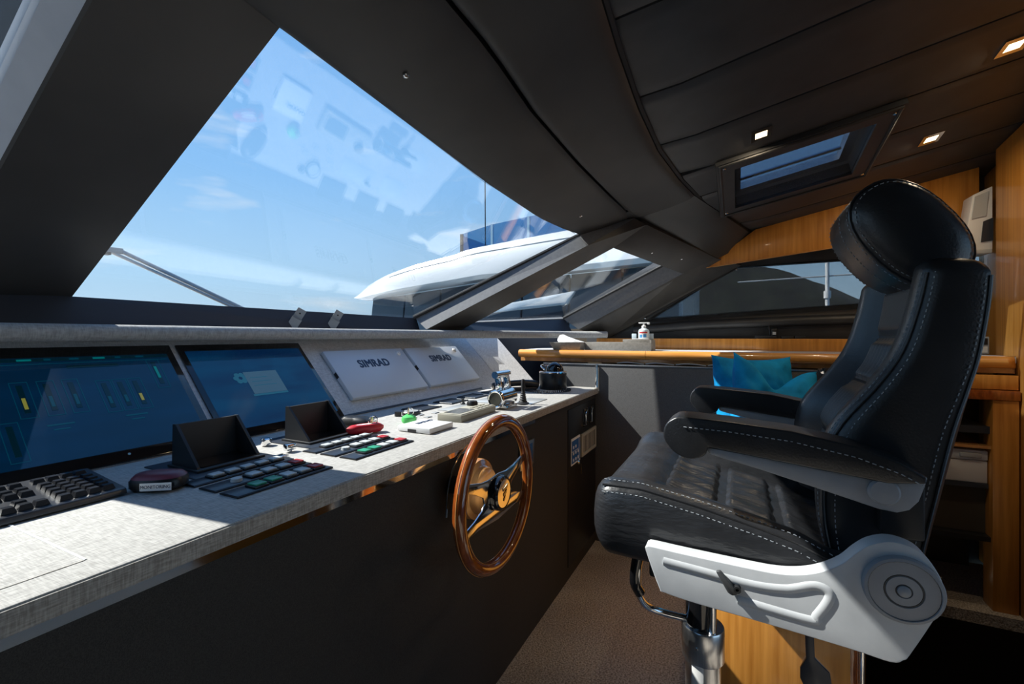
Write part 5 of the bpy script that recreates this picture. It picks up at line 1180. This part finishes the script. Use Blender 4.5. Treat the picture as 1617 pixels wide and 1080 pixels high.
# ================================================================== NEIGHBOURING YACHT
yt = thing('moored_yacht', 'white motor yacht moored alongside, seen through the windscreen', 'yacht', (10, 4, -2.2))
YT = [(8.70, 2.105), (8.45, 2.24), (8.124, 2.394), (7.342, 2.60), (6.433, 2.781), (5.592, 2.895), (5.40, 2.918), (5.195, 2.985), (4.887, 3.033), (4.085, 3.099), (3.277, 3.165), (2.774, 3.20), (0.5, 3.28), (-6, 3.3)]
YL = [(8.70, 2.095), (8.43, 2.03), (8.124, 2.019), (7.342, 2.078), (6.433, 2.154), (5.592, 2.224), (4.662, 2.30), (2.823, 2.335), (1.313, 2.40), (-6, 2.45)]
rings = []
for k in range(60):
    y = lerp(8.70, 0.9, (k / 59) ** 1.2); zt = interp(YT, y); zl = interp(YL, y); h = zt - zl
    ins = 0.5 * max(0, (y - 6.5) / 2.2) ** 2
    rings.append([(8.75 + ins, y, zl + 0.25 * h), (8.35 + ins, y, zl), (8.06 + ins, y, zl + 0.01), (7.98 + ins, y, zl + 0.10 * h + 0.01), (8.0 + ins, y, zl + 0.36 * h), (8.04 + ins, y, zl + 0.58 * h), (8.09 + ins, y, zl + 0.74 * h), (8.10 + ins, y, zl + 0.755 * h), (8.16 + ins, y, zl + 0.93 * h), (8.35 + ins, y, zt), (13, y, zt + 0.05), (13, y, zl + 0.3 * h)])
obj('flybridge_moulding', g_loft(rings), 'gel', yt, smooth=True)
obj('crease_line', g_tube([(8.088 + 0.5 * max(0, (y - 6.5) / 2.2) ** 2, y, lerp(interp(YL, y), interp(YT, y), 0.75)) for y in [7.2 - k * 0.3 for k in range(22)]], 0.008, 6), 'cloud', yt)
for k in range(7):
    ya = 8.25 - k * 1.05; yb = ya - 1.00
    z0 = 0.7
    v = [(8.55, ya, z0), (8.55, yb, z0), (8.75, yb, interp(YL, yb) + 0.05), (8.75, ya, interp(YL, ya) + 0.05)]
    v += [(x + 0.1, y, z) for x, y, z in v]
    obj('window_pane', (v, [(0, 1, 2, 3), (7, 6, 5, 4), (0, 4, 5, 1), (1, 5, 6, 2), (2, 6, 7, 3), (3, 7, 4, 0)]), 'yachtglass', yt)
obj('deckhouse', g_prism([(8.3, 0.7), (8.0, 2.05), (0.9, 2.45), (0.9, 0.7)], YZ, 8.9, 12.9), 'gel', yt)
obj('bulwark', g_prism([(5.2, 1.62), (2.65, 1.96), (2.80, 1.72), (4.9, 1.56)], YZ, 7.90, 8.0), 'gel', yt, bevel=0.01)
obj('hull', g_prism([(13, 1.1), (10, 1.2), (0.6, 1.3), (0.6, -2.2), (11, -2.2)], YZ, 8.2, 13), 'gel', yt)
posts = [5.38, 4.62, 3.78, 2.9, 2.0, 1.2]
for k, y in enumerate(posts):
    zt = interp(YT, y)
    obj('rail_post', g_box((8.36, y - 0.025, zt - 0.02), (8.42, y + 0.025, zt + 0.43)), 'blackmat' if k == 0 else 'steel', yt)
    if k + 1 < len(posts):
        yb = posts[k + 1]; zb = interp(YT, yb)
        obj('rail_glass', ([(8.38, y, zt), (8.38, yb, zb), (8.38, yb, zb + 0.43), (8.38, y, zt + 0.43), (8.40, y, zt), (8.40, yb, zb), (8.40, yb, zb + 0.43), (8.40, y, zt + 0.43)], [(0, 1, 2, 3), (7, 6, 5, 4), (0, 4, 5, 1), (1, 5, 6, 2), (2, 6, 7, 3), (3, 7, 4, 0)]), 'railglass', yt)
obj('rail_glass', g_box((8.40, 5.38, 2.95), (10.5, 5.42, 3.33)), 'railglass', yt)
obj('whip_aerial', g_tube([(8.5, 4.85, 3.0), (8.5, 4.86, 4.5)], 0.012, 6), 'blackmat', yt)
# hill and mast seen through the side window
hv = []; hf = []
for i in range(60):
    y = lerp(13, -60, i / 59)
    zt = interp([(-60, 2.0), (-30, 2.6), (-14.5, 4.3), (-12.2, 5.4), (-6.2, 8.6), (5, 12), (13, 9)], y) + 0.35 * noise.noise(Vector((y * 0.35, 0, 0)))
    for j, (xx, zz) in enumerate(((56, -2.2), (60, zt * 0.7), (64, zt), (75, zt * 0.6), (90, -2.2))): hv.append((xx, y, zz))
for i in range(59):
    for j in range(4): hf.append((i * 5 + j, i * 5 + j + 1, i * 5 + j + 6, i * 5 + j + 5))
struct(obj('hillside', (hv, hf), 'hill', smooth=True), 'dark wooded hillside beyond the side window')
mp_ = thing('mast_pole', 'white pole standing outside the side window', 'pole', (6.0, -0.88, 0))
obj('pole', g_tube([(6.0, -0.88, -2.2), (6.0, -0.88, 1.45)], 0.030, 12), 'white', mp_, smooth=True)
obj('upper_pole', g_tube([(6.0, -0.88, 1.45), (6.0, -0.88, 2.3)], 0.020, 12), 'white', mp_, smooth=True)
obj('collar', g_tube([(6.0, -0.88, 1.56), (6.0, -0.88, 1.64)], 0.034, 12), 'white', mp_, smooth=True)
obj('stay', g_tube([(6.0, 0.0, 1.78), (6.0, -3.2, 1.86)], 0.008, 6), 'cloud', mp_)
